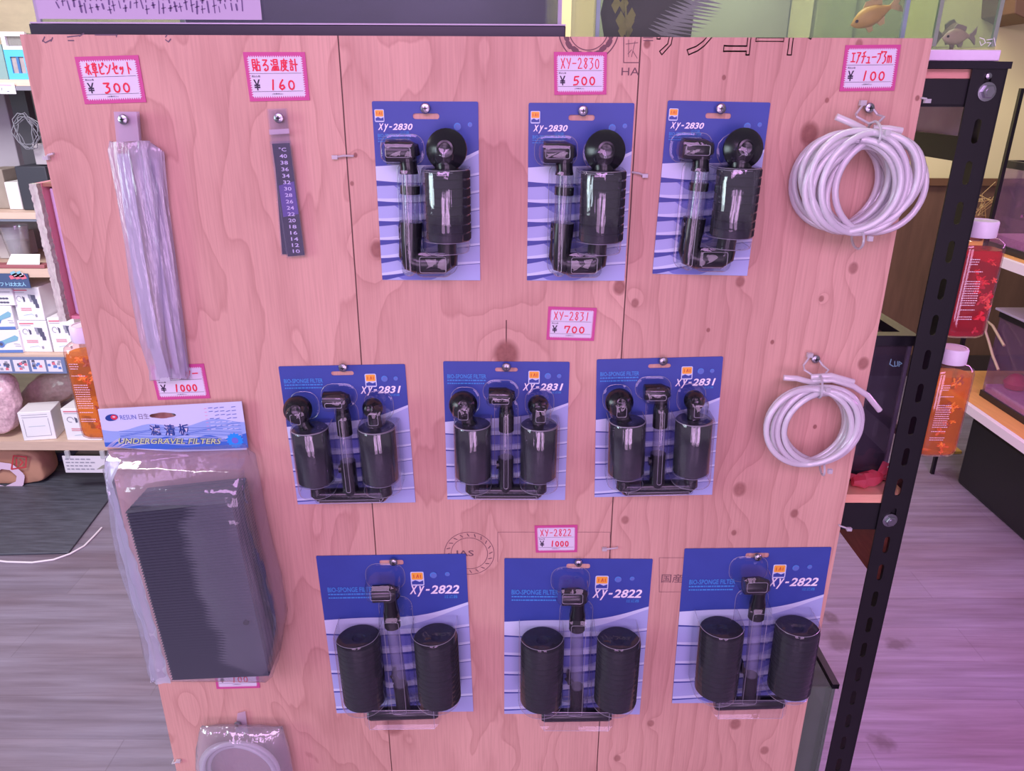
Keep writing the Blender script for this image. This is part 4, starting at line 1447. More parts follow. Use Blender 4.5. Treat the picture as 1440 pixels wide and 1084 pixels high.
def htext(s, u0, u1, v0, v1, m, yy, grow=0.0, **k):
    (x0, z0), (x1, z1) = U(u0, v1), U(u1, v1)
    top = U(u0, v0)
    hh = math.hypot(top[0] - x0, top[1] - z0)
    ww = math.hypot(x1 - x0, z1 - z0)
    an = math.atan2(z1 - z0, x1 - x0)
    f = lambda x, z, q: (x0 + x * math.cos(an) - z * math.sin(an), q, z0 + x * math.sin(an) + z * math.cos(an))
    mb.text(s, -grow, ww + grow, -grow, hh + grow, yy, m, fr=f, **k)


htext('RESUN', .145, .255, .17, .28, M_bub, yt, offset=.0)
htext('日生', .275, .345, .155, .285, mat('header_grey', (120, 110, 140), .5), yt)
for s, u in (('滤', .335), ('清', .435), ('板', .535)):
    htext(s, u, u + .075, .42, .68, M_tagwhite, yt, offset=.06)
    htext(s, u, u + .075, .42, .68, M_hb, yt - .0001, offset=.02)
htext('UNDERGRAVEL FILTERS', .10, .82, .735, .875, M_hb, yt, shear=.3, offset=.07)
htext('UNDERGRAVEL FILTERS', .10, .82, .735, .875, M_hy, yt - .0001, shear=.3, offset=.015)
for k in range(7):
    for j in range(5):
        if (k * 5 + j) % 7 != 3:
            mb.ink([[U(.765 + j * .04, .10 + k * .075 + .012 * (j % 2)), U(.765 + j * .04 + .026, .095 + k * .075)]], .0009, yt, M_bub if k < 4 else M_h1)
    mb.ink([[U(.735, .11 + k * .075), U(.75, .108 + k * .075)]], .0006, yt, mat('header_pink', (225, 150, 190), .5))
c = U(.915, .80)
mb.flat([(c[0] + (.0105 if k % 2 else .0085) * math.cos(k * math.pi / 14), c[1] + (.0105 if k % 2 else .0085) * math.sin(k * math.pi / 14)) for k in range(28)], yt, mat('header_star_cyan', (30, 150, 235), .4))
mb.flat(arc2(c[0], c[1], .004, 0, 2 * math.pi, 14)[:-1], yt - .0001, mat('header_star_violet', (110, 110, 205), .4))
mb.build('header_card', t, smooth=0)

M_plate = mat('black_ribbed_plate', (62, 64, 76), .42, spec=.5)
fq = [(176.5, 719.7), (322.7, 704.7), (377.5, 952), (243, 958)]
DF = .070
q3 = [P(*p, -DF) for p in fq]
NP, DP = 6, .058
for k in range(NP):
    mb = MB()
    ya, yb = -DF + DP * k / NP, -DF + DP * (k + .86) / NP
    Nr = 62
    vs, fs = [], []
    for i in range(2 * Nr + 1):
        v = i / (2 * Nr)
        a, b = q3[0].lerp(q3[3], v), q3[1].lerp(q3[2], v)
        up = i % 2
        ex = (b - a).normalized() * (.0011 if up else 0)
        a, b = a - ex, b + ex
        y0 = ya + (.0 if up else .0026)
        for j in range(3):
            p = a.lerp(b, j / 2)
            vs.append((p.x, y0, p.z))
        for j in range(3):
            p = b.lerp(a, j / 2)
            vs.append((p.x, yb, p.z))
    for i in range(2 * Nr):
        for j in range(6):
            fs.append((i * 6 + j, i * 6 + (j + 1) % 6, i * 6 + 6 + (j + 1) % 6, i * 6 + 6 + j))
    fs += [tuple(range(6))[::-1], tuple(2 * Nr * 6 + j for j in range(6))]
    mb.add(vs, fs, M_plate)
    if k == 0:
        for (px, py) in ((346, 875),):
            p = P(px, py, -DF)
            mb.lathe([(.0034, -.0022), (.0034, .001)], mat('dark_hole', (8, 8, 10), .9), (p.x, -DF + .001, p.z), 'y', 14)
    mb.build('filter_plate', t, smooth=0)
M_bag = clear('crinkled_clear_bag', (246, 246, 252), haze=.15, hazecol=(236, 240, 252), gloss=.06, rough=.09, bump=1.0, bscale=22, stretch=(1, 1, .8), trans=True)
rng = random.Random(5)
rings = []
for (xa, xb, py, d0, d1) in ((152, 347, 629, .0085, .0125), (150, 352, 648, .006, .032), (148, 356, 668, .004, .056), (158, 358, 700, .003, .076), (166, 366, 750, .003, .079), (176, 380, 810, .003, .079),
                             (190, 392, 860, .003, .079), (206, 399, 905, .004, .079), (212, 397, 940, .006, .077), (214, 392, 957, .02, .068), (214, 384, 963, .036, .05)):
    a, b = P(xa, py, -(d0 + d1) / 2), P(xb, py, -(d0 + d1) / 2)
    z = P((xa + xb) / 2, py, -d1).z
    ring = []
    tilt = math.tan(math.radians(3.2))
    for k, (x, yy) in enumerate(rrect(a.x, b.x, d0, d1, .012, 3)):
        j = .0018
        # the slack edge on the board's outer side is pressed flat
        if x < a.x + .02:
            yy = (d0 + d1) / 2 + (yy - (d0 + d1) / 2) * .35
        ring.append((x + rng.uniform(-j, j), -max(.002, yy + rng.uniform(-j, j) * .6), z + (x - (a.x + b.x) / 2) * tilt + rng.uniform(-j, j)))
    # a middle fold on front and back
    rings.append(ring)
K_ = 5
fine = []
for i in range(len(rings) - 1):
    for q in range(K_):
        f = q / K_
        ra, rb = rings[i], rings[i + 1]
        m_ = len(ra)
        row = []
        for k in range(m_):
            a, b = Vector(ra[k]).lerp(Vector(rb[k]), f), Vector(ra[(k + 1) % m_]).lerp(Vector(rb[(k + 1) % m_]), f)
            for g in range(3):
                row.append(a.lerp(b, g / 3))
        fine.append(row)
for i, row in enumerate(fine):
    top = 1.0 if i < K_ * 4 else .45
    for k, p in enumerate(row):
        n_ = noise.noise(p * 42) * .0042 + noise.noise(Vector((p.x * 30 + p.z * 22, p.y * 40, p.z * 12 - p.x * 30))) * .0045
        n_ *= top if p.y < -.012 else .3
        row[k] = Vector((p.x + n_ * .5, min(p.y - n_, -.002), p.z))
mb = MB().loft(fine, M_bag)
mb.build('clear_bag', t, smooth=180)
# slack side seam of the bag, several layers thick and whiter
out_ = [(149, 648), (146.5, 670), (153, 696), (163, 743), (171.5, 786), (182, 828), (193, 866), (208, 906), (210, 940), (211, 960.5)]
inn_ = [(168, 650), (160, 676), (168, 712), (175, 740), (192, 793), (205, 828), (218, 872), (230, 916), (236, 940), (240, 961.5)]
rows = []
for k, (a_, b_) in enumerate(zip(out_, inn_)):
    for sub in range(4 if k < len(out_) - 1 else 1):
        f = sub / 4
        if k < len(out_) - 1:
            a2, b2_ = out_[k + 1], inn_[k + 1]
            aa = (a_[0] + (a2[0] - a_[0]) * f, a_[1] + (a2[1] - a_[1]) * f)
            bb_ = (b_[0] + (b2_[0] - b_[0]) * f, b_[1] + (b2_[1] - b_[1]) * f)
        else:
            aa, bb_ = a_, b_
        a, b = P(*aa, -.040), P(*bb_, -.058)
        row = []
        for g in range(7):
            p = a.lerp(b, g / 6)
            row.append(p + Vector((0, noise.noise(p * 55) * .006 + .002 * math.sin(g * 1.7), 0)))
        rows.append(row)
vs = [p for r_ in rows for p in r_]
M_flap = clear('bag_seam_layers', (236, 240, 252), haze=.70, hazecol=(232, 238, 252), gloss=.05, rough=.15, trans=True)
MB().add(vs, [(i * 7 + g, i * 7 + g + 1, i * 7 + g + 8, i * 7 + g + 7) for i in range(len(rows) - 1) for g in range(6)], M_flap).build('bag_side_seam', t, smooth=180)

# ------------------------------------------------------------------ bagged tube at the foot of the board
t = thing('bagged_tube_coil', 'crinkled clear bag holding a coil of clear tube, lowest item on the board', 'bagged air tube', (0, 0, 0))
coil('', '', (336, 1082), (342, 1086), 52, .006, .026, 6, .0035, 31, .12, [], (0, 0, 0, 0), (0, 0, 0, 0), (0, 0), parent=t, tie=False)
mb = MB()
M_bag2 = clear('crinkled_small_bag', (248, 248, 254), haze=.26, hazecol=(250, 248, 255), gloss=.16, rough=.12, bump=1.0, bscale=60, stretch=(1, 1, .5), trans=True)
sleeve(mb, [(281, 398, 1021), (279, 401, 1030), (276, 407, 1050), (276, 412, 1080), (282, 412, 1120), (286, 408, 1150), (290, 404, 1170)], .017, .031, M_bag2, 24, .0016, 8)
mb.build('clear_bag', t, smooth=70)
mb = MB()
mb.prism([px2(*p, -.004) for p in ((331, 1030), (334, 1003), (345, 1000), (349, 1030))], -.0035, -.0042, M_header)
mb.build('header_tab', t, smooth=0)

# ------------------------------------------------------------------ black slotted-angle rack behind the board
YF = .0125
rack = thing('steel_shelf_rack', 'black slotted steel rack carrying the aquariums behind the plywood board', 'shelf rack', (0, 0, 0))
PX0, PX1 = P(1361, 130, YF).x, P(1409, 130, YF).x
PTOP = P(1400, 88, YF).z
YBK = .56
LX = XL + .03


def slotted(x0, x1, z0, z1, y, m, name, first):
    """front flange of a post with a column of long slots"""
    mb = MB()
    pitch = .0426
    zc = first
    while zc - pitch > z0:
        zc -= pitch
    cx = (x0 + x1) / 2
    z = z0
    prev = z0
    holes = []
    while zc < z1 - .012:
        holes.append(zc)
        zc += pitch
    hw, hh = .0036, .0125
    outline = lambda zz: arc2(cx, zz + hh - hw, hw, 0, math.pi, 5) + arc2(cx, zz - hh + hw, hw, math.pi, 2 * math.pi, 5)
    mb.holed([(x0, z0), (x1, z0), (x1, z1), (x0, z1)], [outline(h) for h in holes], y, y + .002, m)
    return mb, holes


for nm, x0, x1, y0, s in (('post', PX0, PX1, YF, 1), ('post', LX, LX + .04, YF, -1), ('post', PX0, PX1, YBK - .002, 1), ('post', LX, LX + .04, YBK - .002, -1)):
    mb, hs = slotted(x0, x1, 0.0, PTOP, y0, M_blackmetal, nm, P(1372, 300, YF).z)
    xe = x1 if s > 0 else x0
    ya, yb = (y0, y0 + .04) if y0 < .3 else (y0 - .038, y0 + .002)
    mb.bb(xe - .001, xe + .001, ya, yb, 0, PTOP, M_blackmetal)
    mb.build('post', rack, smooth=0)


def bolt(px, py, r=.0075):
    p = P(px, py, YF)
    mb = MB()
    mb.lathe([(r * 1.25, 0), (r * 1.25, -.0012), (r, -.0014)], M_steel, (p.x, YF - .0002, p.z), 'y', 20)
    mb.lathe([(r * .92, -.0012), (r * .92, -.005), (r * .8, -.0058)], M_steel, (p.x, YF - .0002, p.z), 'y', 6)
    mb.lathe([(r * .5, -.0058), (r * .5, -.0066)], M_steel, (p.x, YF - .0002, p.z), 'y', 12)
    mb.build('bolt', rack)


bolt(1387, 129)
bolt(1251, 731)
p = P(1389, 107, YF)
MB().lathe([(.0032, 0), (.003, -.0025), (.0012, -.0034)], M_steel, (p.x, YF, p.z), 'y', 14).build('bolt', rack)
ZB0, ZB1 = P(1340, 149, YF).z, P(1340, 111, YF).z
ZP1 = P(1340, 97, YF).z
for y0 in (YF + .003, YBK - .006):
    mb = MB().bb(LX, PX1 - .003, y0, y0 + .002, ZB0, ZB1, M_blackmetal)
    mb.bb(LX, PX1 - .003, y0, y0 + .03 if y0 < .3 else y0 + .002, ZB0 - .001, ZB0 + .0015, M_blackmetal)
    mb.build('cross_beam', rack, smooth=0)
zb0, zb1 = P(1352, 224, .08).z, P(1352, 190, .08).z
MB().bb(PX1 - .010, PX1 - .006, .05, YBK - .04, zb0, zb1, M_blackmetal).build('side_beam', rack, smooth=0)
MB().bb(PX1 - .0055, PX1 - .0025, .05, YBK - .04, zb1, ZB0 + .002, mat('pale_side_panel', (250, 240, 250), .6, var=.15, scale=40)).build('side_panel', rack, smooth=0)
MB().bb(LX + .005, PX1 - .004, YF + .006, YBK - .008, ZB1 + .0005, ZP1, mat('top_shelf_ply', (222, 160, 142), .6, var=.2, scale=30, stretch=(1, 1, 8))).build('shelf_board', rack, smooth=0)
rng = random.Random(2)
mb = MB()
n = 40
top, bot = [], []
for k in range(n + 1):
    x = LX - .01 + (PX1 + .003 - LX + .01) * k / n
    top.append((x, PTOP + .0005 + rng.uniform(-.0008, .0008)))
    bot.append((x, ZP1 + .0004))
mb.prism(top + bot[::-1], YF - .002, YBK, mat('black_rubber_mat', (28, 28, 32), .9, bump=.5, scale=80))
mb.build('rubber_mat', rack, smooth=0)
# middle shelf
ZM0, ZM1 = P(1215, 746, YF).z, P(1215, 709, YF).z
ZM2 = P(1215, 697, YF).z
for y0 in (YF + .003, YBK - .006):
    MB().bb(LX, PX1 - .003, y0, y0 + .002, ZM0, ZM1, M_blackmetal).build('cross_beam', rack, smooth=0)
MB().bb(LX + .005, PX1 - .004, YF + .003, YBK - .008, ZM1 + .0005, ZM2, mat('mid_shelf_ply', (232, 172, 140), .55, var=.2, scale=25, stretch=(1, 1, 8))).build('shelf_board', rack, smooth=0)
a = P(1226, 770, .06)
MB().bb(PX1 - .012, PX1 - .007, .03, YBK - .02, P(1222, 786, .08).z, ZM0 + .002, mat('reddish_side_rail', (150, 82, 70), .5, var=.4, scale=30, stretch=(1, 1, 6))).build('side_rail', rack, smooth=0)
# low shelf, only glimpsed
ZL = .30
MB().bb(LX, PX1 - .003, YF + .003, YF + .005, ZL - .035, ZL, M_blackmetal).build('cross_beam', rack, smooth=0)
MB().bb(LX + .005, PX1 - .004, YF + .006, YBK - .008, ZL, ZL + .012, M_wood).build('shelf_board', rack, smooth=0)

# foam mat on the rack top
FZ0 = PTOP + .0015
FZ1 = P(1350, 70, .016).z
fx0 = P(1290, 78, .016).x
foam = MB().bb(fx0, P(1407, 78, .016).x, .016, .42, FZ0, FZ1, mat('white_foam', (232, 214, 236), .8, var=.05, scale=200)).build('foam_mat', bevel=.001)
tag(foam, 'thin white foam mat under the small aquarium on the rack top', 'foam mat')


def fish(name, label, c, ln, ht, yaw, roll, col, spots, belly, back, nose=1, tint=None):
    m = mat(col[0], col[1], .4, var=spots, scale=90)
    m2 = mat(belly[0], belly[1], .4)
    mb = MB()
    rings = []
    prof = [(-.5, .02, 0), (-.46, .22, -.03), (-.38, .52, -.02), (-.25, .82, .01), (-.08, 1.0, .02), (.1, .88, .02), (.25, .58, .02), (.36, .32, .02), (.44, .2, .02)]
    for u, k, dz in prof:
        rings.append([(u * ln * nose, .30 * ht * k * math.cos(a), (dz + .5 * k * math.sin(a)) * ht) for a in [2 * math.pi * j / 14 for j in range(14)]])
    mb.loft(rings, m)
    s = nose
    fin = lambda pts, th=.0009: mb.loft([[(x * ln * s, -th, z * ht) for x, z in pts], [(x * ln * s, th, z * ht) for x, z in pts]], m2)
    fin([(.42, .1), (.52, .22), (.68, .55), (.66, .1), (.60, 0), (.66, -.12), (.68, -.5), (.52, -.2), (.42, -.08)])
    fin([(-.15, .48), (-.05, .72), (.12, .68), (.30, .55), (.28, .30), (.1, .44)])
    fin([(.05, -.40), (.12, -.62), (.22, -.6), (.26, -.28)])
    fin([(-.2, -.4), (-.16, -.7), (-.06, -.68), (-.05, -.44)])
    mb.flat([(0, 0)] * 0 + [(q[0], q[1]) for q in []], 0, m) if False else None
    M = Matrix.Translation(c) @ Matrix.Rotation(yaw, 4, 'Z') @ Matrix.Rotation(roll, 4, 'Y')
    mb.xform(M)
    o = mb.build(name, smooth=60)
    tag(o, label, 'fish')
    e = MB()
    for sy in (-1, 1):
        e.lathe([(.0001, -.0006), (.075 * ht, -.0004), (.075 * ht, .0006), (.0001, .001)], mat('fish_eye', (20, 16, 18), .2), (-.37 * ln * s, sy * .19 * ht, .05 * ht), 'y', 12)
    e.xform(M)
    e.build('eye', o, smooth=60)
    return o


def tank(name, label, x0, x1, y0, y1, z0, z1, glass, rim=None, rimh=.012, water=None, wz=None, back=None, floor=None, floor_h=.02, lidless=True, seal=None):
    t = thing(name, label, 'aquarium', ((x0 + x1) / 2, (y0 + y1) / 2, z0))
    o = Vector(((x0 + x1) / 2, (y0 + y1) / 2, z0))
    th = .003
    B = lambda mb, a, b, c, d, e, f, m: mb.bb(a - o.x, b - o.x, c - o.y, d - o.y, e - o.z, f - o.z, m)
    mb = MB()
    for a in ((x0, x1, y0, y0 + th, z0 + .002, z1), (x0, x1, y1 - th, y1, z0 + .002, z1), (x0, x0 + th, y0 + th, y1 - th, z0 + .002, z1), (x1 - th, x1, y0 + th, y1 - th, z0 + .002, z1), (x0, x1, y0, y1, z0, z0 + .002)):
        B(mb, *a, glass)
    mb.build('glass', t, smooth=0)
    if seal:
        for a, b in ((x0, y0), (x1, y0), (x0, y1), (x1, y1)):
            mb = MB()
            sx = 1 if a == x0 else -1
            sy = 1 if b == y0 else -1
            B(mb, min(a, a + sx * .004), max(a, a + sx * .004), min(b, b + sy * .004) + sy * .0005, max(b, b + sy * .004) + sy * .0005, z0 + .003, z1 - .001, seal)
            mb.build('silicone_seam', t, smooth=0)
    if rim:
        for (a, b) in ((z1 - rimh, z1 + .003), (z0 - .002, z0 + rimh)):
            mb = MB()
            e = .004
            B(mb, x0 - e, x1 + e, y0 - e, y0 + .012, a, b, rim)
            B(mb, x0 - e, x1 + e, y1 - .012, y1 + e, a, b, rim)
            B(mb, x0 - e, x0 + .012, y0 + .012, y1 - .012, a, b, rim)
            B(mb, x1 - .012, x1 + e, y0 + .012, y1 - .012, a, b, rim)
            mb.build('rim', t, smooth=0)
    if back:
        mb = MB()
        B(mb, x0 + th, x1 - th, y1 - th - .004, y1 - th - .001, z0 + .003, z1 - .002, back)
        mb.build('back_panel', t, smooth=0)
    if floor:
        mb = MB()
        B(mb, x0 + th + .001, x1 - th - .001, y0 + th + .001, y1 - th - .006, z0 + .0025, z0 + floor_h, floor)
        mb.build('gravel_bed', t, smooth=0)
    if water:
        mb = MB()
        B(mb, x0 + th + .0012, x1 - th - .0012, y0 + th + .0012, y1 - th - .007, z0 + .003, wz, water)
        mb.build('water', t, smooth=0)
    return t, o


M_murk = clear('murky_green_water', (246, 250, 242), haze=.10, hazecol=(176, 178, 164), gloss=0.0, rough=.1)
M_darkback = mat('dark_violet_panel', (74, 62, 96), .35, var=.35, scale=7, stretch=(1, 1, 3))
M_rimblack = mat('black_rim', (30, 30, 36), .35)
# big dark tank on the rack top
TZ = PTOP + .002
yb = .03
x0, x1 = P(48, 40, yb).x, P(795, 40, yb).x
zt = P(400, 35, yb).z
t, o = tank('large_dark_aquarium', 'wide dark aquarium with black base trim on the rack top, paper notice on its glass', x0 + .004, x1 - .004, yb, .42, TZ + .004, TZ + .36, M_glass, None, back=M_darkback, seal=mat('pale_silicone', (196, 180, 206), .4), floor=mat('dark_tank_floor', (40, 34, 52), .6))
mb = MB().bb(x0 - o.x - .002, x1 - o.x, yb - .005 - o.y, yb - o.y, 0 - .003, zt - o.z, mat('dark_base_trim', (40, 38, 52), .35))
MB().bb(x0 - o.x - .002, x1 - o.x, .42 - o.y, .425 - o.y, -.003, zt - o.z, M_rimblack).build('base_trim', t, smooth=0)
mb.build('base_trim', t, bevel=.001)
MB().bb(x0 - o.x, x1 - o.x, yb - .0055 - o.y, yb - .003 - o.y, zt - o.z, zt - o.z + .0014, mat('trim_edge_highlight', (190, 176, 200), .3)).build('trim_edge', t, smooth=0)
# paper notice behind the glass, handwriting too blurred to read
n0, n1, n2 = P(58, 27, yb), P(370, 27, yb), P(330, -60, yb)
notice = thing('paper_notice', 'lavender paper notice with rows of dark brush handwriting on the dark aquarium', 'paper notice', (n0.x, yb - .0035, n0.z))
wd, hg = n1.x - n0.x, n2.z - n0.z
MB().bb(0, wd, -.0003, .0003, 0, hg, mat('notice_paper', (186, 172, 198), .7)).build('paper_sheet', notice, smooth=0)
rng = random.Random(9)
mb = MB()
M_brush = mat('notice_ink', (104, 84, 128), .7)
for col in range(34):
    x = .022 + col * (wd - .035) / 34 + rng.uniform(-.001, .001)
    z = .005 + rng.uniform(0, .006) + (.003 if col < 4 or col > 29 else 0)
    while z < hg - .01:
        ln = rng.uniform(.004, .012)
        mb.ink([[(x + rng.uniform(-.001, .001), z), (x + rng.uniform(-.0012, .0012), z + ln)]], rng.uniform(.0009, .0022), -.0005, M_brush)
        if rng.random() < .6:
            mb.ink([[(x - .0018, z + ln * .5), (x + .0022, z + ln * .6)]], .0009, -.0005, M_brush)
        z += ln + rng.uniform(.0015, .004)
mb.build('brush_writing', notice, smooth=0)

# middle tank with murky water, plants and a yellow fish
yb = .03
x0, x1 = P(838, 30, yb).x, P(1276, 30, yb).x
M_murkback = mat('murky_back_glass', (214, 212, 198), .7, var=.16, scale=9)
t, o = tank('murky_aquarium', 'frameless aquarium of murky green water holding a yellow fish, on the rack top', x0, x1, yb, .40, TZ + .0005, TZ + .34, M_glass, water=M_murk, wz=TZ + .31, back=M_murkback, seal=mat('seam_blue_green', (150, 170, 178), .3), floor=mat('mulm_bed', (120, 112, 92), .9, var=.3, scale=30))
pl = MB()
M_dk = mat('dark_driftwood', (52, 44, 48), .8, var=.4, scale=30)
xs0, xs1 = P(852, 20, .10).x, P(975, 20, .12).x
rings = []
rng = random.Random(4)
for k in range(8):
    z = TZ + .022 + k * .03
    w_ = (xs1 - xs0) / 2 * (1.0 - .02 * k)
    rings.append([(((xs0 + xs1) / 2 + w_ * math.cos(a) * (1 + rng.uniform(-.1, .1))), .13 + .05 * math.sin(a) * (1 + rng.uniform(-.2, .2)), z) for a in [2 * math.pi * j / 12 for j in range(12)]])
pl.loft(rings, M_dk)
wood = pl.build('driftwood', smooth=50)
tag(wood, 'dark upright driftwood block inside the murky aquarium', 'driftwood')
lf = MB()
M_leaf = mat('pale_spiny_leaf', (168, 158, 172), .6, var=.2, scale=40)
pts = [P(930, 50, .05), P(945, 36, .05), P(962, 20, .052), P(975, 8, .055), P(985, -10, .058)]
half = [.010, .013, .012, .010, .004]
for k in range(len(pts) - 1):
    for q in range(3):
        f0, f1 = q / 3, (q + 1) / 3
        a, b = pts[k].lerp(pts[k + 1], f0), pts[k].lerp(pts[k + 1], f1)
        h0, h1 = half[k] + (half[k + 1] - half[k]) * f0, half[k] + (half[k + 1] - half[k]) * f1
        tip = a.lerp(b, .4) + Vector((-(h0 + .006), 0, .006))
        tip2 = a.lerp(b, .4) + Vector((h0 + .02, 0, -.004))
        for y_ in (0, .0012):
            v = Vector((0, y_, 0))
            lf.add([a + v, b + v, tip + v], [(0, 1, 2)], M_leaf)
            lf.add([a + v, b + v, tip2 + v], [(0, 1, 2)], M_leaf)
leaf = lf.build('water_plant', smooth=0)
tag(leaf, 'pale spiny water plant leaning inside the murky aquarium', 'water plant')
lf = MB()
M_yl = mat('yellow_green_leaf', (176, 168, 74), .6, var=.3, scale=50)
base = P(885, 40, .06)
for k in range(16):
    a = rng.uniform(0, 6.28)
    c = P(rng.uniform(862, 890), rng.uniform(-30, 46), rng.uniform(.05, .075))
    lf.add([c + Vector((-.005, 0, 0)), c + Vector((0, -.003, .009)), c + Vector((.005, 0, .002)), c + Vector((0, .002, -.008))], [(0, 1, 2), (0, 2, 3)], M_yl)
lf.tube([P(884, 60, .065), P(880, 20, .065), P(878, -40, .065)], .0012, M_yl, 6)
o2 = lf.build('water_plant', smooth=0)
tag(o2, 'yellow green leafy water plant before the dark driftwood', 'water plant')
fish('goldfish', 'yellow fish swimming in the murky aquarium, head turned towards its left end', P(1226, 22, .048), .044, .021, -.1, -.42, ('yellow_fish', (232, 176, 84)), .12, ('yellow_fin', (228, 190, 120)), None)
# small right-hand tank on the foam mat
x0, x1 = P(1303, 40, .022).x, P(1408, 40, .022).x
t, o = tank('small_aquarium', 'small frameless aquarium on the white foam mat, spotted fish near its bottom', P(1312, 60, .022).x, x1 - .002, .022, .38, FZ1 + .0005, FZ1 + .30, M_glass, water=clear('thin_green_water', (246, 250, 242), haze=.08, hazecol=(172, 178, 166), gloss=0.0), wz=FZ1 + .28, seal=mat('green_algae_seam', (150, 164, 140), .5), back=None)
mb = MB()
for st in ([(1378, 53), (1384, 55), (1386, 60), (1380, 64), (1378, 58)], [(1388, 56), (1396, 55)], [(1388, 60), (1394, 60), (1390, 65)], [(1398, 53), (1400, 64)]):
    mb.ink([[(P(x, y, .021).x - o.x, P(x, y, .021).z - o.z) for x, y in st]], .0007, .0212 - o.y, mat('white_pen', (222, 226, 222), .6))
mb.build('pen_marks', t, smooth=0)
fish('spotted_fish', 'pale orange spotted fish resting low in the small aquarium', P(1345, 52, .045), .034, .017, .2, -.05, ('spotted_fish', (226, 190, 160)), .4, ('spotted_fin', (176, 160, 140)), None)
fish('spotted_fish', 'pale spotted fish whose tail shows at the side glass of the small aquarium', P(1338, 46, .15), .042, .02, .5, -.2, ('spotted_fish', (226, 190, 160)), .4, ('spotted_fin', (176, 160, 140)), None, nose=-1)

# tank on the middle shelf
yb = .055
x1 = P(1288, 484, yb).x
M_smoke = clear('dark_room_glass', (206, 204, 212), haze=.10, hazecol=(150, 144, 160), gloss=.02, rough=.05)
t, o = tank('black_framed_aquarium', 'black framed aquarium on the middle shelf behind the smaller coil', -.30, x1 - .004, yb, .44, ZM2 + .002, P(1270, 474, yb).z, M_smoke, rim=M_rimblack, rimh=.010, seal=mat('white_silicone', (206, 200, 212), .4), back=mat('smoky_back_panel', (150, 146, 158), .5, var=.3, scale=6), floor=mat('dark_gravel', (56, 52, 56), .9, var=.5, scale=90), floor_h=.035)
mb = MB()
pz = lambda x, y: (P(x, y, yb).x - o.x, P(x, y, yb).z - o.z)
mb.ink([[pz(1253, 505), pz(1251, 512), pz(1256, 515)], [pz(1258, 508), pz(1258, 515), pz(1262, 514), pz(1262, 508)], [pz(1264, 515), pz(1264, 508), pz(1268, 511), pz(1264, 513)]], .0012, yb - .0004 - o.y, mat('pale_cyan_pen', (140, 196, 206), .5))
mb.build('pen_marks', t, smooth=0)
mb = MB()
mb.tube([Vector((P(1208, 655, .2).x, .2, ZM2 + .045)), Vector((P(1262, 700, .09).x, .09, ZM2 + .043))], .008, mat('grey_driftwood_stick', (120, 112, 106), .8), 10)
s_ = mb.build('driftwood_stick')
tag(s_, 'grey stick lying on dark gravel inside the black framed aquarium', 'driftwood')

# knotted pink plastic on the middle shelf
mb = MB()
M_pinkplastic = clear('red_pink_plastic', (255, 150, 165), haze=.72, hazecol=(246, 110, 128), gloss=.05, rough=.2, trans=True)
c = P(1213, 694, .032)
c.z = ZM2 + .0115
rng = random.Random(12)
rings = []
for k in range(7):
    f = k / 6
    rr = .015 * math.sin(math.pi * (.12 + .76 * f)) ** .8
    rings.append([(c.x + .036 * (f - .45) , min(c.y + rr * .8 * math.cos(a) * rng.uniform(.8, 1.2), .05), max(ZM2 + .001, c.z + (f - .3) * .007 + rr * .75 * math.sin(a) * rng.uniform(.75, 1.2))) for a in [2 * math.pi * j / 10 for j in range(10)]])
mb.loft(rings, M_pinkplastic)
for k, (dx, dz) in enumerate(((.030, .014), (.033, .004), (.026, .020), (-.022, .004))):
    s = 1 if dx > 0 else -1
    a = c + Vector((.012 * s, 0, .004))
    b = c + Vector((dx, -.002 + .003 * k, dz))
    mb.add([a + Vector((0, 0, -.003)), b + Vector((-.002, .003, -.006)), b + Vector((.003, -.002, .003)), b + Vector((-.006, 0, .006)), a + Vector((0, 0, .004))], [(0, 1, 2), (0, 2, 3, 4)], M_pinkplastic)
o = mb.build('plastic_knot', smooth=25)
tag(o, 'knotted pink red plastic bag on the middle shelf before the aquarium', 'plastic knot')

# tank low on the rack
yb = .035
x1 = P(1176, 962, yb).x
t, o = tank('low_aquarium', 'greenish aquarium low on the rack, its corner showing under the last pack', -.2, x1, yb, .46, ZL + .0135, P(1150, 967, yb).z, clear('green_glass', (206, 220, 210), haze=.2, hazecol=(176, 196, 178), gloss=.03), water=clear('low_green_water', (190, 200, 190), haze=.2, hazecol=(170, 176, 160), gloss=0), wz=P(1150, 1005, yb).z, seal=mat('pale_seam', (186, 190, 188), .4), back=mat('olive_back_panel', (186, 194, 172), .7))
mb = MB()
zr = P(1150, 967, yb).z
mb.bb(x1 - .006 - o.x, x1 + .004 - o.x, yb - .002 - o.y, .46 - o.y, zr - o.z, zr - o.z + .008, M_rimblack)
mb.build('rim', t, smooth=0)


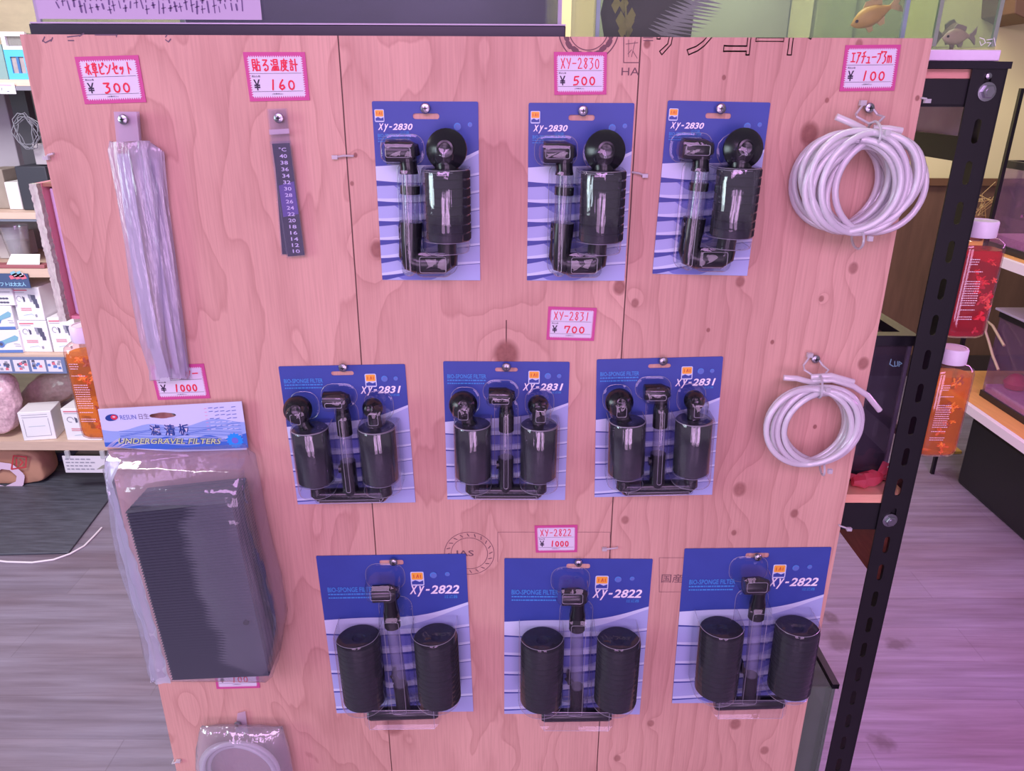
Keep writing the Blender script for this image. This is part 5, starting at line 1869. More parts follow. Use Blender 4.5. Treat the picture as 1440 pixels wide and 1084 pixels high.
# ------------------------------------------------------------------ bottles hung beside the rack
def bottle(name, label, px, py_cap, py_bot, y, xc, wdt, liquid, rest, blotch, seed, level=.92):
    zb, zc = P(px, py_bot, y - .018).z, P(px, py_cap, y - .008).z
    Hh = zc - zb
    t = thing(name, label, 'bottle', (xc, y, zb), 'bottles of plant petals by the rack')
    hw, hd = wdt / 2, .019
    capz = Hh * .865
    prof = [(.84, 0), (.97, .003), (1, .010), (1, capz * .90), (.95, capz * .945), (.72, capz * .985)]

    def ring(k, z):
        pts = rrect(-hw * k, hw * k, -hd * k, hd * k, hd * k * .75, 6)
        return [(x, q, z) for x, q in pts]
    mb = MB()
    rings = [ring(k, z) for k, z in prof]
    n = len(rings[0])
    nr = .0125
    rings += [[(nr * math.cos(-math.pi / 2 + 2 * math.pi * (j + .5) / n), nr * math.sin(-math.pi / 2 + 2 * math.pi * (j + .5) / n), z) for j in range(n)] for z in (capz * .995, capz + .002)]
    mb.loft(rings, clear(name + '_shell', (255, 236, 236), haze=.02, gloss=.05, rough=.05))
    mb.build('bottle_body', t, smooth=50)
    mb = MB()
    rings = [ring(k * .95, z * level + .0015) for k, z in prof[:-1]]
    mb.loft(rings, liquid)
    mb.build('liquid', t, smooth=50)
    rng = random.Random(seed)
    mb = MB()
    for k in range(16):
        cx, cz = rng.uniform(-.2, .62) * hw, rng.uniform(.06, .86) * capz
        rr = rng.uniform(.003, .008)
        n_ = 13
        cy = -hd * 1.0
        p1, p2, lob, el = rng.uniform(0, 6), rng.uniform(0, 6), rng.choice([3, 4, 5]), rng.uniform(.5, 1.3)
        n_ = 26
        rad = [rr * (.8 + .28 * math.sin(lob * 2 * math.pi * j / n_ + p1) + .12 * math.sin(7 * 2 * math.pi * j / n_ + p2)) for j in range(n_)]
        mb.add([(cx, -hd * .965, cz)] + [(cx + rad[j] * math.cos(2 * math.pi * j / n_), -hd * .965 + .0008 * math.sin(j), cz + el * rad[j] * math.sin(2 * math.pi * j / n_)) for j in range(n_)], [(0, 1 + j, 1 + (j + 1) % n_) for j in range(n_)], blotch[k % len(blotch)])
    mb.build('petal', t, smooth=0)
    mb = MB()
    M_lbl = mat('bottle_print', (240, 216, 222), .5)
    for k in range(26):
        z = capz * (.80 - k * .024)
        if k in (3, 4, 6, 7, 8):
            continue
        if k in (20, 22, 23):
            continue
        x = -hw * .62
        xe = hw * (.02 if k > 4 else -.25)
        while x < xe:
            ln = rng.uniform(.0008, .0024)
            mb.flat([(x, z), (x + ln, z), (x + ln, z + .0010), (x, z + .0010)], -hd - .0003, M_lbl)
            x += ln + .0006
    mb.build('printed_label', t, smooth=0)
    mb = MB()
    cr = .0165
    mb.lathe([(cr * .97, capz), (cr, capz + .001), (cr, Hh - .002), (cr * .94, Hh), (cr * .80, Hh + .0002), (cr * .78, Hh - .0006)], M_whiteplastic, (0, 0, 0), 'z', 36)
    mb.build('screw_cap', t, smooth=30)
    return t


M_redliq = clear('red_liquid', (244, 84, 104), haze=.34, hazecol=(226, 48, 76), gloss=.0, trans=True)
M_orliq = clear('orange_liquid', (255, 206, 104), haze=.30, hazecol=(255, 190, 60), gloss=.0, trans=True)
redb = [mat('red_petal', (232, 24, 52), .5), mat('deep_red_petal', (196, 20, 50), .5), mat('coral_petal', (232, 84, 72), .5)]
orb = [mat('amber_petal', (255, 170, 40), .5), mat('brown_petal', (176, 96, 44), .5), mat('rust_petal', (226, 120, 36), .5)]
bw = .054
bottle('petal_bottle', 'flat bottle of red petals with white cap, hanging beside the black post', 1366, 311, 476, .040, PX1 + .0015 + bw / 2, bw, M_redliq, 0, redb, 3)
bottle('petal_bottle', 'flat bottle of amber liquid with white cap, below the red petal bottle', 1318, 491, 643, .040, PX1 + .0015 + bw / 2, bw, M_orliq, 0, orb, 4)
bottle('petal_bottle', 'flat bottle of orange liquid peeking out past the board, above the header card', 120, 459, 618, .052, P(123, 540, .034).x, bw, M_orliq, 0, orb, 5)

# open carton with a white roll, fixed behind the board edge
xa = P(40, 258, .016).x
z0, z1 = P(80, 447, .03).z, P(48, 258, .02).z
t = thing('open_carton', 'narrow open carton behind the board edge with crumpled foil rim, holding a white roll', 'carton', (xa, .016, z0))
hh = z1 - z0
M_foil = mat('crumpled_foil_edge', (206, 212, 190), .4, var=.5, scale=160, bump=1.0, stretch=(1, 1, .6))
M_pinkcard = mat('pink_card_wall', (232, 158, 166), .7, var=.08, scale=20)
mb = MB()
rng = random.Random(3)
n = 60
L_, R_ = [], []
for k in range(n + 1):
    z = hh * k / n
    L_.append((rng.uniform(-.0008, .0008), z))
    R_.append((.0085 + rng.uniform(-.0008, .0006), z))
mb.prism(L_ + R_[::-1], 0, .008, M_foil)
mb.build('foil_rim', t, smooth=0)
MB().bb(.0012, .0088, .0085, .075, 0, hh, M_pinkcard).build('side_wall', t, smooth=0)
MB().bb(.009, .085, .070, .075, 0, hh, M_pinkcard).build('back_wall', t, smooth=0)
MB().bb(.009, .085, .010, .0695, hh - .004, hh, mat('brown_card_flap', (168, 128, 98), .7)).build('top_flap', t, smooth=0)
MB().bb(.009, .085, .010, .0695, 0, .004, M_pinkcard).build('bottom_flap', t, smooth=0)
mb = MB()
for fz in (.64, .46):
    mb.lathe([(.0022, .0), (.0022, .0012)], mat('dark_rivet', (60, 30, 40), .6), (.0088, .030, hh * fz), 'x', 12)
mb.build('rivet', t)
roll = MB().lathe([(.010, 0), (.011, .002), (.011, hh * .92), (.010, hh * .93), (.007, hh * .93), (.006, hh * .925)], mat('lavender_white_roll', (222, 206, 228), .5), (0, 0, 0), 'z', 28).build('paper_roll', loc=(xa + .0207, .016 + .0228, z0 + .0045), smooth=40)
tag(roll, 'smooth white roll standing inside the narrow open carton', 'roll')

# ------------------------------------------------------------------ goods shelf behind, beside the board
YS = 1.75
S = lambda x, y, yy=YS: P(x, y, yy)
shelf = thing('goods_shelf', 'wooden goods shelf with dark uprights behind the board, boxes and bags on it', 'shelf', (0, 0, 0))
XS0, XS1 = -2.35, -.95
M_shwood = mat('pale_shelf_plank', (204, 178, 160), .6, var=.12, scale=14, stretch=(1, 8, 8))
M_greyback = mat('grey_shelf_back', (150, 146, 150), .8, var=.25, scale=6)
lev = {}
for k, (pt, pb) in enumerate(((621, 633), (499, 511), (378, 390), (299, 308), (112, 121))):
    zt, zb = S(70, pt).z, S(70, pb).z
    lev[k] = zt
    MB().bb(XS0, XS1, YS, YS + .36, zb, zt, M_shwood).build('shelf_board', shelf, smooth=0)
M_post = mat('dark_shelf_upright', (60, 58, 66), .5)
for x in (XS0 + .02, XS1 - .03):
    for y in (YS + .02, YS + .33):
        MB().bb(x - .016, x + .016, y - .016, y + .016, 0, 1.95, M_post).build('upright', shelf, smooth=0)
MB().bb(XS0, XS1, YS + .352, YS + .36, lev[2], lev[4], M_greyback).build('back_panel', shelf, smooth=0)
MB().bb(XS0, XS1, YS - .004, YS - .001, S(0, 311).z, S(0, 308).z, mat('blue_grey_edge', (110, 116, 130), .6)).build('edge_strip', shelf, smooth=0)
xu = S(34, 180, YS + .22)
MB().bb(xu.x - .028, xu.x + .028, YS + .22, YS + .255, lev[3], S(34, 121).z, M_post).build('upright', shelf, smooth=0)
MB().bb(XS0, XS1, YS - .006, YS - .001, S(0, 127).z, S(0, 121).z, mat('grey_price_rail', (120, 118, 130), .6)).build('price_rail', shelf, smooth=0)


def carton(name, label, xa, xb, ya, yb, yf, depth, print_fn=None, group='white pump cartons on the goods shelf', m=None, rz=0.0, cat='carton', zbase=None):
    a, b = P(xa, yb, yf), P(xb, yb, yf)
    top = P((xa + xb) / 2, ya, yf)
    zb_ = a.z if zbase is None else zbase
    w_, h_ = b.x - a.x, top.z - zb_
    o = thing(name, label, cat, ((a.x + b.x) / 2, yf, zb_), group)
    o['top_z'] = top.z
    o.rotation_euler = (0, 0, rz)
    MB().bb(-w_ / 2, w_ / 2, 0, depth, 0, h_, m or M_whitebox).build('carton_body', o, bevel=.002)
    if print_fn:
        mb = MB()
        print_fn(mb, lambda u, v: ((u - .5) * w_, (1 - v) * h_), w_, h_)
        mb.build('printed_face', o, smooth=0)
    return o


P_red, P_grey, P_dark, P_blue, P_teal = mat('print_red', (214, 110, 130), .6), mat('print_grey', (150, 150, 166), .6), mat('print_dark', (88, 88, 112), .6), mat('print_blue', (92, 124, 190), .6), mat('print_teal', (128, 180, 200), .6)


def pump_print(mb, U, w_, h_):
    y = -.0012
    mb.ink([[U(.08, .09), U(.55, .085)]], h_ * .035, y, P_red)
    mb.ink([[U(.08, .15), U(.45, .148)]], h_ * .012, y, P_grey)
    c = U(.22, .34)
    mb.ink([[(c[0] + .09 * w_ * math.cos(a), c[1] + .08 * h_ * math.sin(a)) for a in [k * .5 for k in range(11)]]], w_ * .02, y, P_grey)
    mb.flat([U(.34, .26), U(.42, .30), U(.42, .42), U(.36, .44)], y, P_dark)
    for u, v, s, m in ((.62, .27, .12, P_grey), (.74, .30, .16, P_dark), (.78, .42, .16, P_dark), (.64, .38, .10, P_grey), (.82, .55, .13, P_dark)):
        mb.flat([U(u - s / 2, v - s / 2), U(u + s / 2, v - s / 2.2), U(u + s / 2, v + s / 2), U(u - s / 2.2, v + s / 2)], y - .0001 * u, m)
    for k in range(3):
        mb.ink([[U(.2, .62 + k * .035), U(.58, .62 + k * .035)]], h_ * .014, y, P_red)
    mb.ink([[U(.25, .84), U(.55, .80), U(.62, .84)]], h_ * .01, y, P_teal)
    mb.flat([U(.66, .82), U(.74, .80), U(.75, .88), U(.68, .9)], y, P_grey)


def scope_print(mb, U, w_, h_):
    y = -.0012
    mb.flat([U(0, .88), U(1, .86), U(1, .98), U(0, 1)], y, P_blue)
    mb.flat([U(.12, .55), U(.45, .42), U(.85, .22), U(.95, .30), U(.9, .45), U(.5, .58), U(.3, .78), U(.15, .76)], y, P_teal)
    mb.flat(arc2(U(.3, .62)[0], U(.3, .62)[1], h_ * .14, 0, 6.28, 14)[:-1], y - .0001, P_blue)
    mb.flat(arc2(U(.3, .62)[0], U(.3, .62)[1], h_ * .07, 0, 6.28, 12)[:-1], y - .0002, P_dark)
    mb.ink([[U(.75, .6), U(.95, .62)], [U(.78, .7), U(.98, .7)]], h_ * .02, y, P_grey)


def words_print(mb, U, w_, h_):
    y = -.0012
    for k in range(2):
        mb.ink([[U(.1 + j * .12, .6 + k * .22), U(.16 + j * .12, .6 + k * .22)] for j in range(6)], h_ * .1, y, P_dark)
    mb.ink([[U(.2, .25), U(.9, .25)]], h_ * .03, y, P_grey)


yf = YS + .03
z1 = lev[1] + .0005
lo_ = carton('pump_carton', 'white carton with small pump pictures, between the blue pictured stack and its twin', 35, 75, 451, 499, yf, .15, pump_print, zbase=z1)
carton('pump_carton', 'white carton with small pump pictures, the raised one beside the foil rimmed carton', 26, 64, 404, 450, yf, .15, pump_print, zbase=lo_['top_z'] + .001)
carton('pump_carton', 'white carton with small pump pictures, tucked behind the orange bottle cap', 77, 114, 447, 499, yf, .15, pump_print, zbase=z1)
lo_ = carton('carton', 'white carton with a blue pump picture, lowest of its stack above the picture rail', -6, 34, 464, 499, yf - .01, .15, scope_print, zbase=z1)
lo_ = carton('carton', 'white carton with a blue pump picture, second of its stack at the frame edge', -10, 23, 430, 464, yf - .01, .15, scope_print, zbase=lo_['top_z'] + .001)
carton('carton', 'white carton with two rows of black words, topmost of its stack under the blue sign', -14, 22, 404, 430, yf - .01, .15, words_print, zbase=lo_['top_z'] + .001)
for o in bpy.data.objects:
    if 'top_z' in o:
        del o['top_z']
# printed rail along the board under the cartons
a, b = S(-30, 523), S(97, 523)
zr0, zr1 = a.z, S(40, 501).z
rail = thing('picture_rail', 'blue grey printed strip with four little white pictures, along the shelf edge', 'printed strip', (a.x, YS - .012, zr0))
MB().bb(0, b.x - a.x, 0, .010, 0, zr1 - zr0 - .001, mat('rail_blue_grey', (110, 124, 162), .6)).build('strip', rail, smooth=0)
mb = MB()
rng = random.Random(6)
for (u0, u1) in ((-4, 18), (22, 42), (46, 66), (69, 89)):
    x0, x1 = S(u0, 510).x - a.x, S(u1, 510).x - a.x
    h_ = zr1 - zr0
    mb.flat([(x0, .12 * h_), (x1, .12 * h_), (x1, .85 * h_), (x0, .85 * h_)], -.0008, M_tagwhite)
    for k in range(9):
        x, z = rng.uniform(x0, x1 - .012), rng.uniform(.18, .7) * h_
        mb.flat([(x, z), (x + .012, z), (x + .011, z + .010), (x + .001, z + .009)], -.0010 - .00001 * k, rng.choice([P_dark, P_red, P_blue, P_grey]))
mb.build('pictures', rail, smooth=0)
# blue banner on the board above
a, b = S(-20, 404), S(45, 404)
zt = S(20, 384).z
ban = thing('shelf_banner', 'dark blue banner with pale cyan brush lettering on the shelf edge above the cartons', 'banner', (a.x, YS - .008, a.z))
bw_, bh_ = b.x - a.x, zt - a.z
MB().bb(0, bw_, 0, .004, 0, bh_, mat('banner_blue', (66, 84, 122), .6)).build('banner_sheet', ban, smooth=0)
mb = MB()
mb.text('ワリフトは太太人', bw_ * .18, bw_ * .92, bh_ * .12, bh_ * .42, -.0006, mat('banner_cyan', (150, 200, 226), .6), offset=.02)
for k in range(7):
    x, z = bw_ * (.62 + .04 * k), bh_ * (.6 + .25 * ((k * 5) % 3) / 2)
    mb.flat([(x, z), (x + .018, z + .004), (x + .012, z + .018), (x - .004, z + .012)], -.0007, [P_red, P_teal, M_tagwhite][k % 3])
mb.build('brush_lettering', ban, smooth=0)

# clutter on the upper boards
M_bluefr = mat('sky_blue_frame', (70, 168, 226), .4)
a, b, top = S(11, 112), S(44, 112), S(25, 70)
t = thing('blue_framed_box', 'small clear box in a sky blue frame on the top shelf board', 'display box', ((a.x + b.x) / 2, YS + .01, lev[4] + .0005))
w_, h_ = b.x - a.x, top.z - lev[4]
mb = MB()
mb.holed([(-w_ / 2, 0), (w_ / 2, 0), (w_ / 2, h_), (-w_ / 2, h_)], [[(-w_ / 2 + .016, .018), (w_ / 2 - .016, .018), (w_ / 2 - .016, h_ - .02), (-w_ / 2 + .016, h_ - .02)]], 0, .02, M_bluefr)
mb.build('frame', t, smooth=0)
MB().bb(-w_ / 2 + .003, w_ / 2 - .003, .022, .15, 0, h_ - .003, clear('blue_tint_plastic', (214, 226, 236), haze=.25, hazecol=(190, 200, 210))).build('clear_body', t, smooth=0)
mb = MB().bb(-w_ / 2 + .016, w_ / 2 - .016, .006, .010, .016, h_ - .018, mat('grey_content', (150, 140, 140), .7, var=.4, scale=40))
mb.bb(-.004, .004, .002, .006, .016, h_ - .018, mat('deep_blue_divider', (50, 96, 150), .5))
mb.build('insert', t, smooth=0)
a, b, top = S(2, 70), S(36, 70), S(20, 45)
t = thing('clear_case', 'white rimmed clear case stacked on the blue framed box', 'display case', ((a.x + b.x) / 2, YS + .01, lev[4] + h_ + .001))
w2, h2 = b.x - a.x, top.z - S(20, 70).z
mb = MB()
mb.holed([(-w2 / 2, 0), (w2 / 2, 0), (w2 / 2, h2), (-w2 / 2, h2)], [[(-w2 / 2 + .012, .01), (w2 / 2 - .012, .01), (w2 / 2 - .012, h2 - .012), (-w2 / 2 + .012, h2 - .012)]], 0, .012, M_whiteplastic)
mb.build('rim', t, smooth=0)
MB().bb(-w2 / 2 + .002, w2 / 2 - .002, .013, .14, 0, h2 - .002, clear('grey_clear_case', (220, 224, 226), haze=.3, hazecol=(180, 182, 184))).build('clear_body', t, smooth=0)
a, b = S(-18, 112), S(9, 112)
mb = MB().bb(a.x, b.x, YS + .012, YS + .13, lev[4] + .0005, S(0, 62).z, clear('teal_clear', (206, 230, 230), haze=.4, hazecol=(176, 210, 212)))
o = mb.build('clear_case', smooth=0)
tag(o, 'teal tinted clear case at the frame edge beside the blue framed box', 'display case')
a, b = S(3, 132), S(26, 135)
o = thing('price_tag', 'small white price tag hanging from the goods shelf rail, under the blue framed box', 'price tag', (a.x, YS - .009, a.z))
MB().bb(0, b.x - a.x, 0, .0015, 0, S(10, 117).z - a.z, M_tagwhite).build('white_panel', o, smooth=0)
mb = MB()
w_, h_ = b.x - a.x, S(10, 117).z - a.z
mb.ink([[(w_ * .1, h_ * .82), (w_ * .8, h_ * .80)]], h_ * .1, -.0006, mat('print_pink', (224, 140, 176), .6))
mb.ink([[(w_ * .16, h_ * .3), (w_ * .16, h_ * .6)], [(w_ * .45, h_ * .25), (w_ * .6, h_ * .25)]], h_ * .06, -.0006, P_dark)
mb.build('printed_lines', o, smooth=0)


def plainbox(name, label, xa, xb, ya, zb, yf, depth, m, cat, bevel=.003):
    a, b = P(xa, (ya + 299) / 2, yf), P(xb, (ya + 299) / 2, yf)
    top = P((xa + xb) / 2, ya, yf).z
    o = MB().bb(a.x, b.x, yf, yf + depth, zb + .0005, top, m).build(name, bevel=bevel)
    return tag(o, label, cat)


plainbox('black_box', 'matt black upright box on the goods shelf, beside the board edge', 27, 70, 234, lev[3], YS + .05, .16, mat('matt_black_box', (46, 48, 58), .6), 'box')
plainbox('white_box', 'plain white box with grey top, beside the matt black box', 10, 29, 256, lev[3], YS + .06, .12, mat('offwhite_box', (206, 204, 204), .7), 'box')
plainbox('grey_box', 'grey carton with torn brown edge at the frame edge, beside the plain white box', -16, 9, 238, lev[3], YS + .08, .11, mat('grey_brown_box', (140, 130, 120), .8, var=.4, scale=12), 'box')
plainbox('large_grey_carton', 'large flat grey carton leaning high in the shelf bay behind the dark upright', -20, 24, 132, lev[3], YS + .26, .05, mat('soft_grey_carton', (150, 146, 156), .8, var=.1, scale=8), 'carton')
c1, c2 = P(38, 202, YS + .05), P(52, 230, YS + .05)
mb = MB().bb(c1.x, c2.x + .02, YS + .075, YS + .16, S(45, 233, YS + .05).z + .001, S(40, 203, YS + .05).z, mat('small_grey_label_box', (158, 152, 158), .7))
o = mb.build('small_carton', bevel=.002)
tag(o, 'small grey carton lying on the matt black box', 'carton')
rng = random.Random(8)
pts = []
c = P(40, 185, YS + .06)
for k in range(60):
    a = k * .55
    pts.append((c.x + (.035 + .012 * math.sin(k * 1.3)) * math.cos(a) , YS + .06 - .0004 * k, c.z + (.05 + .01 * math.cos(k * .9)) * math.sin(a)))
o = MB().tube(pts, .0016, mat('thin_grey_wire', (120, 120, 130), .4), 5).build('wire_bundle', smooth=60)
tag(o, 'loose bundle of thin grey wire hung on the dark shelf upright', 'wire')

# plastic cup, card and tray on the board below
cb = P(30, 366, YS + .09)
cz = lev[2] + .0005
ch = P(28, 319, YS + .06).z - cz
mb = MB()
mb.lathe([(.030, 0), (.044, ch * .92), (.047, ch), (.0455, ch), (.0425, ch * .92), (.029, .003)], clear('cup_plastic', (242, 242, 246), haze=.24, gloss=.06), (cb.x, YS + .09, cz), 'z', 30)
t = mb.build('plastic_cup', smooth=50)
tag(t, 'clear plastic cup half full of dark mulm, standing on the shelf above the blue banner', 'cup')
MB().lathe([(.0285, .004), (.037, ch * .60), (.0, ch * .60)], mat('dark_mulm', (96, 74, 78), .8, var=.3, scale=60), (cb.x, YS + .09, cz), 'z', 28).build('contents', t, smooth=50)
a = P(62, 375, YS + .01)
tr = MB().bb(P(-14, 380, YS + .004).x, P(64, 380, YS + .004).x, YS + .002, YS + .045, cz, cz + .012, mat('dull_red_tray', (156, 92, 98), .6)).build('shallow_tray', bevel=.002)
tag(tr, 'shallow dull red tray on the shelf edge before the plastic cup', 'tray')
a, b = P(12, 376, YS + .012), P(58, 376, YS + .012)
mb = MB()
zc = cz + .0128
mb.loft([[(a.x, YS + .006, zc), (b.x, YS + .006, zc), (b.x, YS + .007, zc), (a.x, YS + .007, zc)], [(a.x + .01, YS + .028, zc + .032), (b.x - .004, YS + .028, zc + .032), (b.x - .004, YS + .029, zc + .032), (a.x + .01, YS + .029, zc + .032)]], M_whitebox)
o = mb.build('folded_card', smooth=0)
tag(o, 'white folded card leaning in the dull red tray', 'card')
plainbox('pale_carton', 'pale grey carton standing next to the plastic cup at the frame edge', -12, 16, 330, lev[2], YS + .16, .12, mat('pale_grey_carton', (196, 192, 190), .7), 'carton')

# bags and cartons on the lowest board


def sack(name, label, pts_px, yf, depth, m, seed, cat, group=None, zfloor=None, prof=((-.02, .3), (0, .6), (.06, .82), (.15, .95), (.4, 1.0), (.75, .92), (.95, .6), (1, .3))):
    """soft bag: a lumpy closed body over an outline"""
    rng = random.Random(seed)
    xs = [P(x, y, yf) for x, y in pts_px]
    cx, cz = sum(p.x for p in xs) / len(xs), sum(p.z for p in xs) / len(xs)
    rings = []
    for f, k in prof:
        rings.append([(cx + (p.x - cx) * k * rng.uniform(.97, 1.03), yf + depth * f + rng.uniform(-.007, .007), max(zfloor, cz + (p.z - cz) * k * rng.uniform(.95, 1.04))) for p in xs])
    o = MB().loft(rings, m).build(name, smooth=70)
    sb = o.modifiers.new('soft', 'SUBSURF')
    sb.levels = sb.render_levels = 3
    tx = bpy.data.textures.new(name + '_folds', 'CLOUDS')
    tx.noise_scale = .09
    tx.noise_depth = 3
    dm = o.modifiers.new('folds', 'DISPLACE')
    dm.texture = tx
    dm.texture_coords = 'GLOBAL'
    dm.strength = .035 if 'gravel' in name else .012
    dm.mid_level = .62
    return tag(o, label, cat, group)


zf = lev[0] + .006
sack('gravel_bag', 'bag of pink gravel slumped at the frame edge of the lowest board', [(-40, 624), (16, 624), (22, 590), (18, 555), (8, 532), (-20, 524), (-40, 560)], YS + .012, .10, mat('pink_gravel_bag', (220, 180, 190), .4, var=.5, scale=130, coat=.4), 1, 'bag', zfloor=zf)
sack('gravel_bag', 'long brown gravel bag lying over the other bags below the picture rail', [(10, 600), (14, 560), (40, 528), (90, 522), (116, 530), (112, 552), (70, 580), (36, 606)], YS + .15, .10, mat('brown_gravel_bag', (172, 148, 142), .35, var=.3, scale=90, coat=.4), 2, 'bag', zfloor=zf)
sack('gravel_bag', 'grey lavender bag squeezed behind the plain white cube carton', [(50, 622), (120, 622), (118, 580), (112, 556), (86, 560), (62, 578)], YS + .24, .07, mat('grey_lavender_bag', (176, 168, 186), .35, var=.2, scale=50, coat=.4), 3, 'bag', zfloor=zf)


def plain_print(mb, U, w_, h_):
    y = -.0012
    mb.ink([[U(.1, .1), U(.88, .1)], [U(.1, .18), U(.88, .18)], [U(.12, .24), U(.12, .85), U(.88, .85), U(.88, .24)]], h_ * .012, y, P_grey)
    mb.ink([[U(.25, .5), U(.75, .5)]], h_ * .015, y, mat('print_pale_teal', (190, 206, 214), .6))


o = carton('white_cube_carton', 'plain white cube carton on the lowest board of the goods shelf', 38, 80, 588, 627, YS + .014, .10, plain_print, None, rz=.18)
o.location.z = lev[0] + .0005
o = carton('pump_carton', 'white carton with small pump pictures on the lowest board, behind the orange bottle', 97, 146, 584, 628, YS + .012, .13, pump_print)
o.location.z = lev[0] + .0005
# sign hung under the lowest board
a, b = P(93, 664, YS - .01), P(160, 664, YS - .01)
zt = P(120, 641, YS - .01).z
t = thing('hanging_sign', 'white sign with grey text hung by clips under the lowest shelf board', 'sign', (a.x, YS - .012, a.z))
w_, h_ = b.x - a.x, zt - a.z
MB().bb(0, w_, 0, .003, 0, h_, M_tagwhite).build('sign_board', t, smooth=0)
mb = MB()
rng = random.Random(5)
for k in range(4):
    x = w_ * .06
    while x < w_ * .6:
        ln = rng.uniform(.006, .014)
        mb.ink([[(x, h_ * (.82 - .2 * k)), (x + ln, h_ * (.82 - .2 * k))]], h_ * .07, -.0008, P_grey)
        x += ln + .008
mb.flat([(w_ * .66, h_ * .2), (w_ * .9, h_ * .3), (w_ * .95, h_ * .62), (w_ * .8, h_ * .45)], -.0009, mat('leaf_print', (150, 150, 140), .6))
mb.build('sign_text', t, smooth=0)
mb = MB()
for u in (.12, .85):
    MB().bb(w_ * u - .008, w_ * u + .008, -.003, .006, h_ - .008, S(120, 634).z - a.z + .006, clear('clear_clip', (230, 236, 238), haze=.4)).build('clip', t, smooth=0)

# mat, cable and kraft sack on the floor under the shelf
MZ = .008
mp = [PZ(-60, 783, 0), PZ(97, 779, 0), PZ(155, 702, 0), PZ(160, 640, 0), PZ(-60, 640, 0)]
mb = MB()
mb.loft([[(p.x, p.y, .0005) for p in mp], [(p.x, p.y, MZ) for p in mp]], mat('charcoal_wood_mat', (76, 79, 90), .5, var=.85, scale=7, stretch=(1.5, 12, 1)))
o = mb.build('floor_mat', bevel=.002)
tag(o, 'charcoal wood patterned mat on the floor under the goods shelf', 'mat')
cp = [(-40, 784), (10, 790), (45, 791), (75, 787), (98, 779), (118, 768), (132, 754), (143, 742)]
o = MB().tube([PZ(x, y, .003) for x, y in cp], .0035, mat('white_cable', (222, 214, 222), .5), 8).build('cable', smooth=60)
tag(o, 'thin white cable lying along the edge of the charcoal mat', 'cable')
sk = sack('kraft_sack', 'brown kraft sack with a big pale emblem and red stamp, lying on the charcoal mat', [(-60, 700), (0, 696), (40, 688), (66, 681), (62, 664), (52, 636), (10, 628), (-60, 632)], 1.80, .18, mat('kraft_paper', (186, 138, 116), .8, var=.12, scale=20), 4, 'sack', zfloor=.0095, prof=((0, .86), (.05, .96), (.3, 1.0), (.7, .9), (1, .5)))
mb = MB()
q = lambda x, y: (P(x, y, 1.792).x, P(x, y, 1.792).z)
mb.ink([[q(20, 640), q(38, 642), q(37, 656), q(17, 659), q(20, 640)], [q(24, 645), q(24, 654)], [q(29, 645), q(33, 649), q(29, 654)]], .006, 1.788, mat('red_stamp', (190, 60, 70), .7))
mb.ink([[q(-20, 668), q(0, 654), q(16, 656), q(30, 668), q(28, 680), q(10, 688), q(-8, 684)]], .030, 1.789, mat('pale_emblem', (222, 196, 222), .7))
mb.build('printed_emblem', sk, smooth=0)
a, b = P(58, 668, 2.0), P(98, 668, 2.0)
o = MB().bb(a.x, b.x, 2.0, 2.1, .0085, P(70, 637, 2.0).z, mat('dim_blue_box', (78, 86, 116), .6)).build('storage_box', bevel=.004)
tag(o, 'dim blue storage box on the charcoal mat at the rear of the kraft sack', 'storage box')

# ------------------------------------------------------------------ aquarium shelf across the aisle
XE = PX(1402.6, 359.5, 1.745).x
zU = (PX(1402.6, 359.5, XE).z + PX(1440, 375, XE).z) / 2
zL = (PX(1352, 562, XE).z + PX(1440, 625, XE).z) / 2
YE = 2.15
t = thing('aisle_shelf', 'white edged aquarium shelf across the aisle, black posts and orange boards', 'shelf rack', (XE, 1.2, 0))
M_whiteedge = mat('white_shelf_edge', (226, 218, 222), .5)
M_orangewood = mat('orange_shelf_board', (214, 156, 92), .55, var=.15, scale=10, stretch=(8, 1, 8))
for z in (zU, zL):
    MB().bb(0, .02, -.9, YE - 1.2, z - .032 , z, M_whiteedge).build('white_edge', t, smooth=0)
    t.children[-1].location.z = 0
    MB().bb(.021, .55, -.9, YE - 1.2, z - .026, z, M_orangewood).build('shelf_board', t, smooth=0)
pp = PX(1436, 133, XE + .03)
for y in (pp.y, YE - .03):
    MB().bb(.022, .034, y - 1.207, y - 1.193, 0, pp.z + .02, M_blackmetal).build('post', t, smooth=0)
    t.children[-1].location = (0, 0, 0)
p0, p1 = PX(1440, 384, XE + .06), PX(1424, 423, XE + .06)
ch = bpy.data.objects
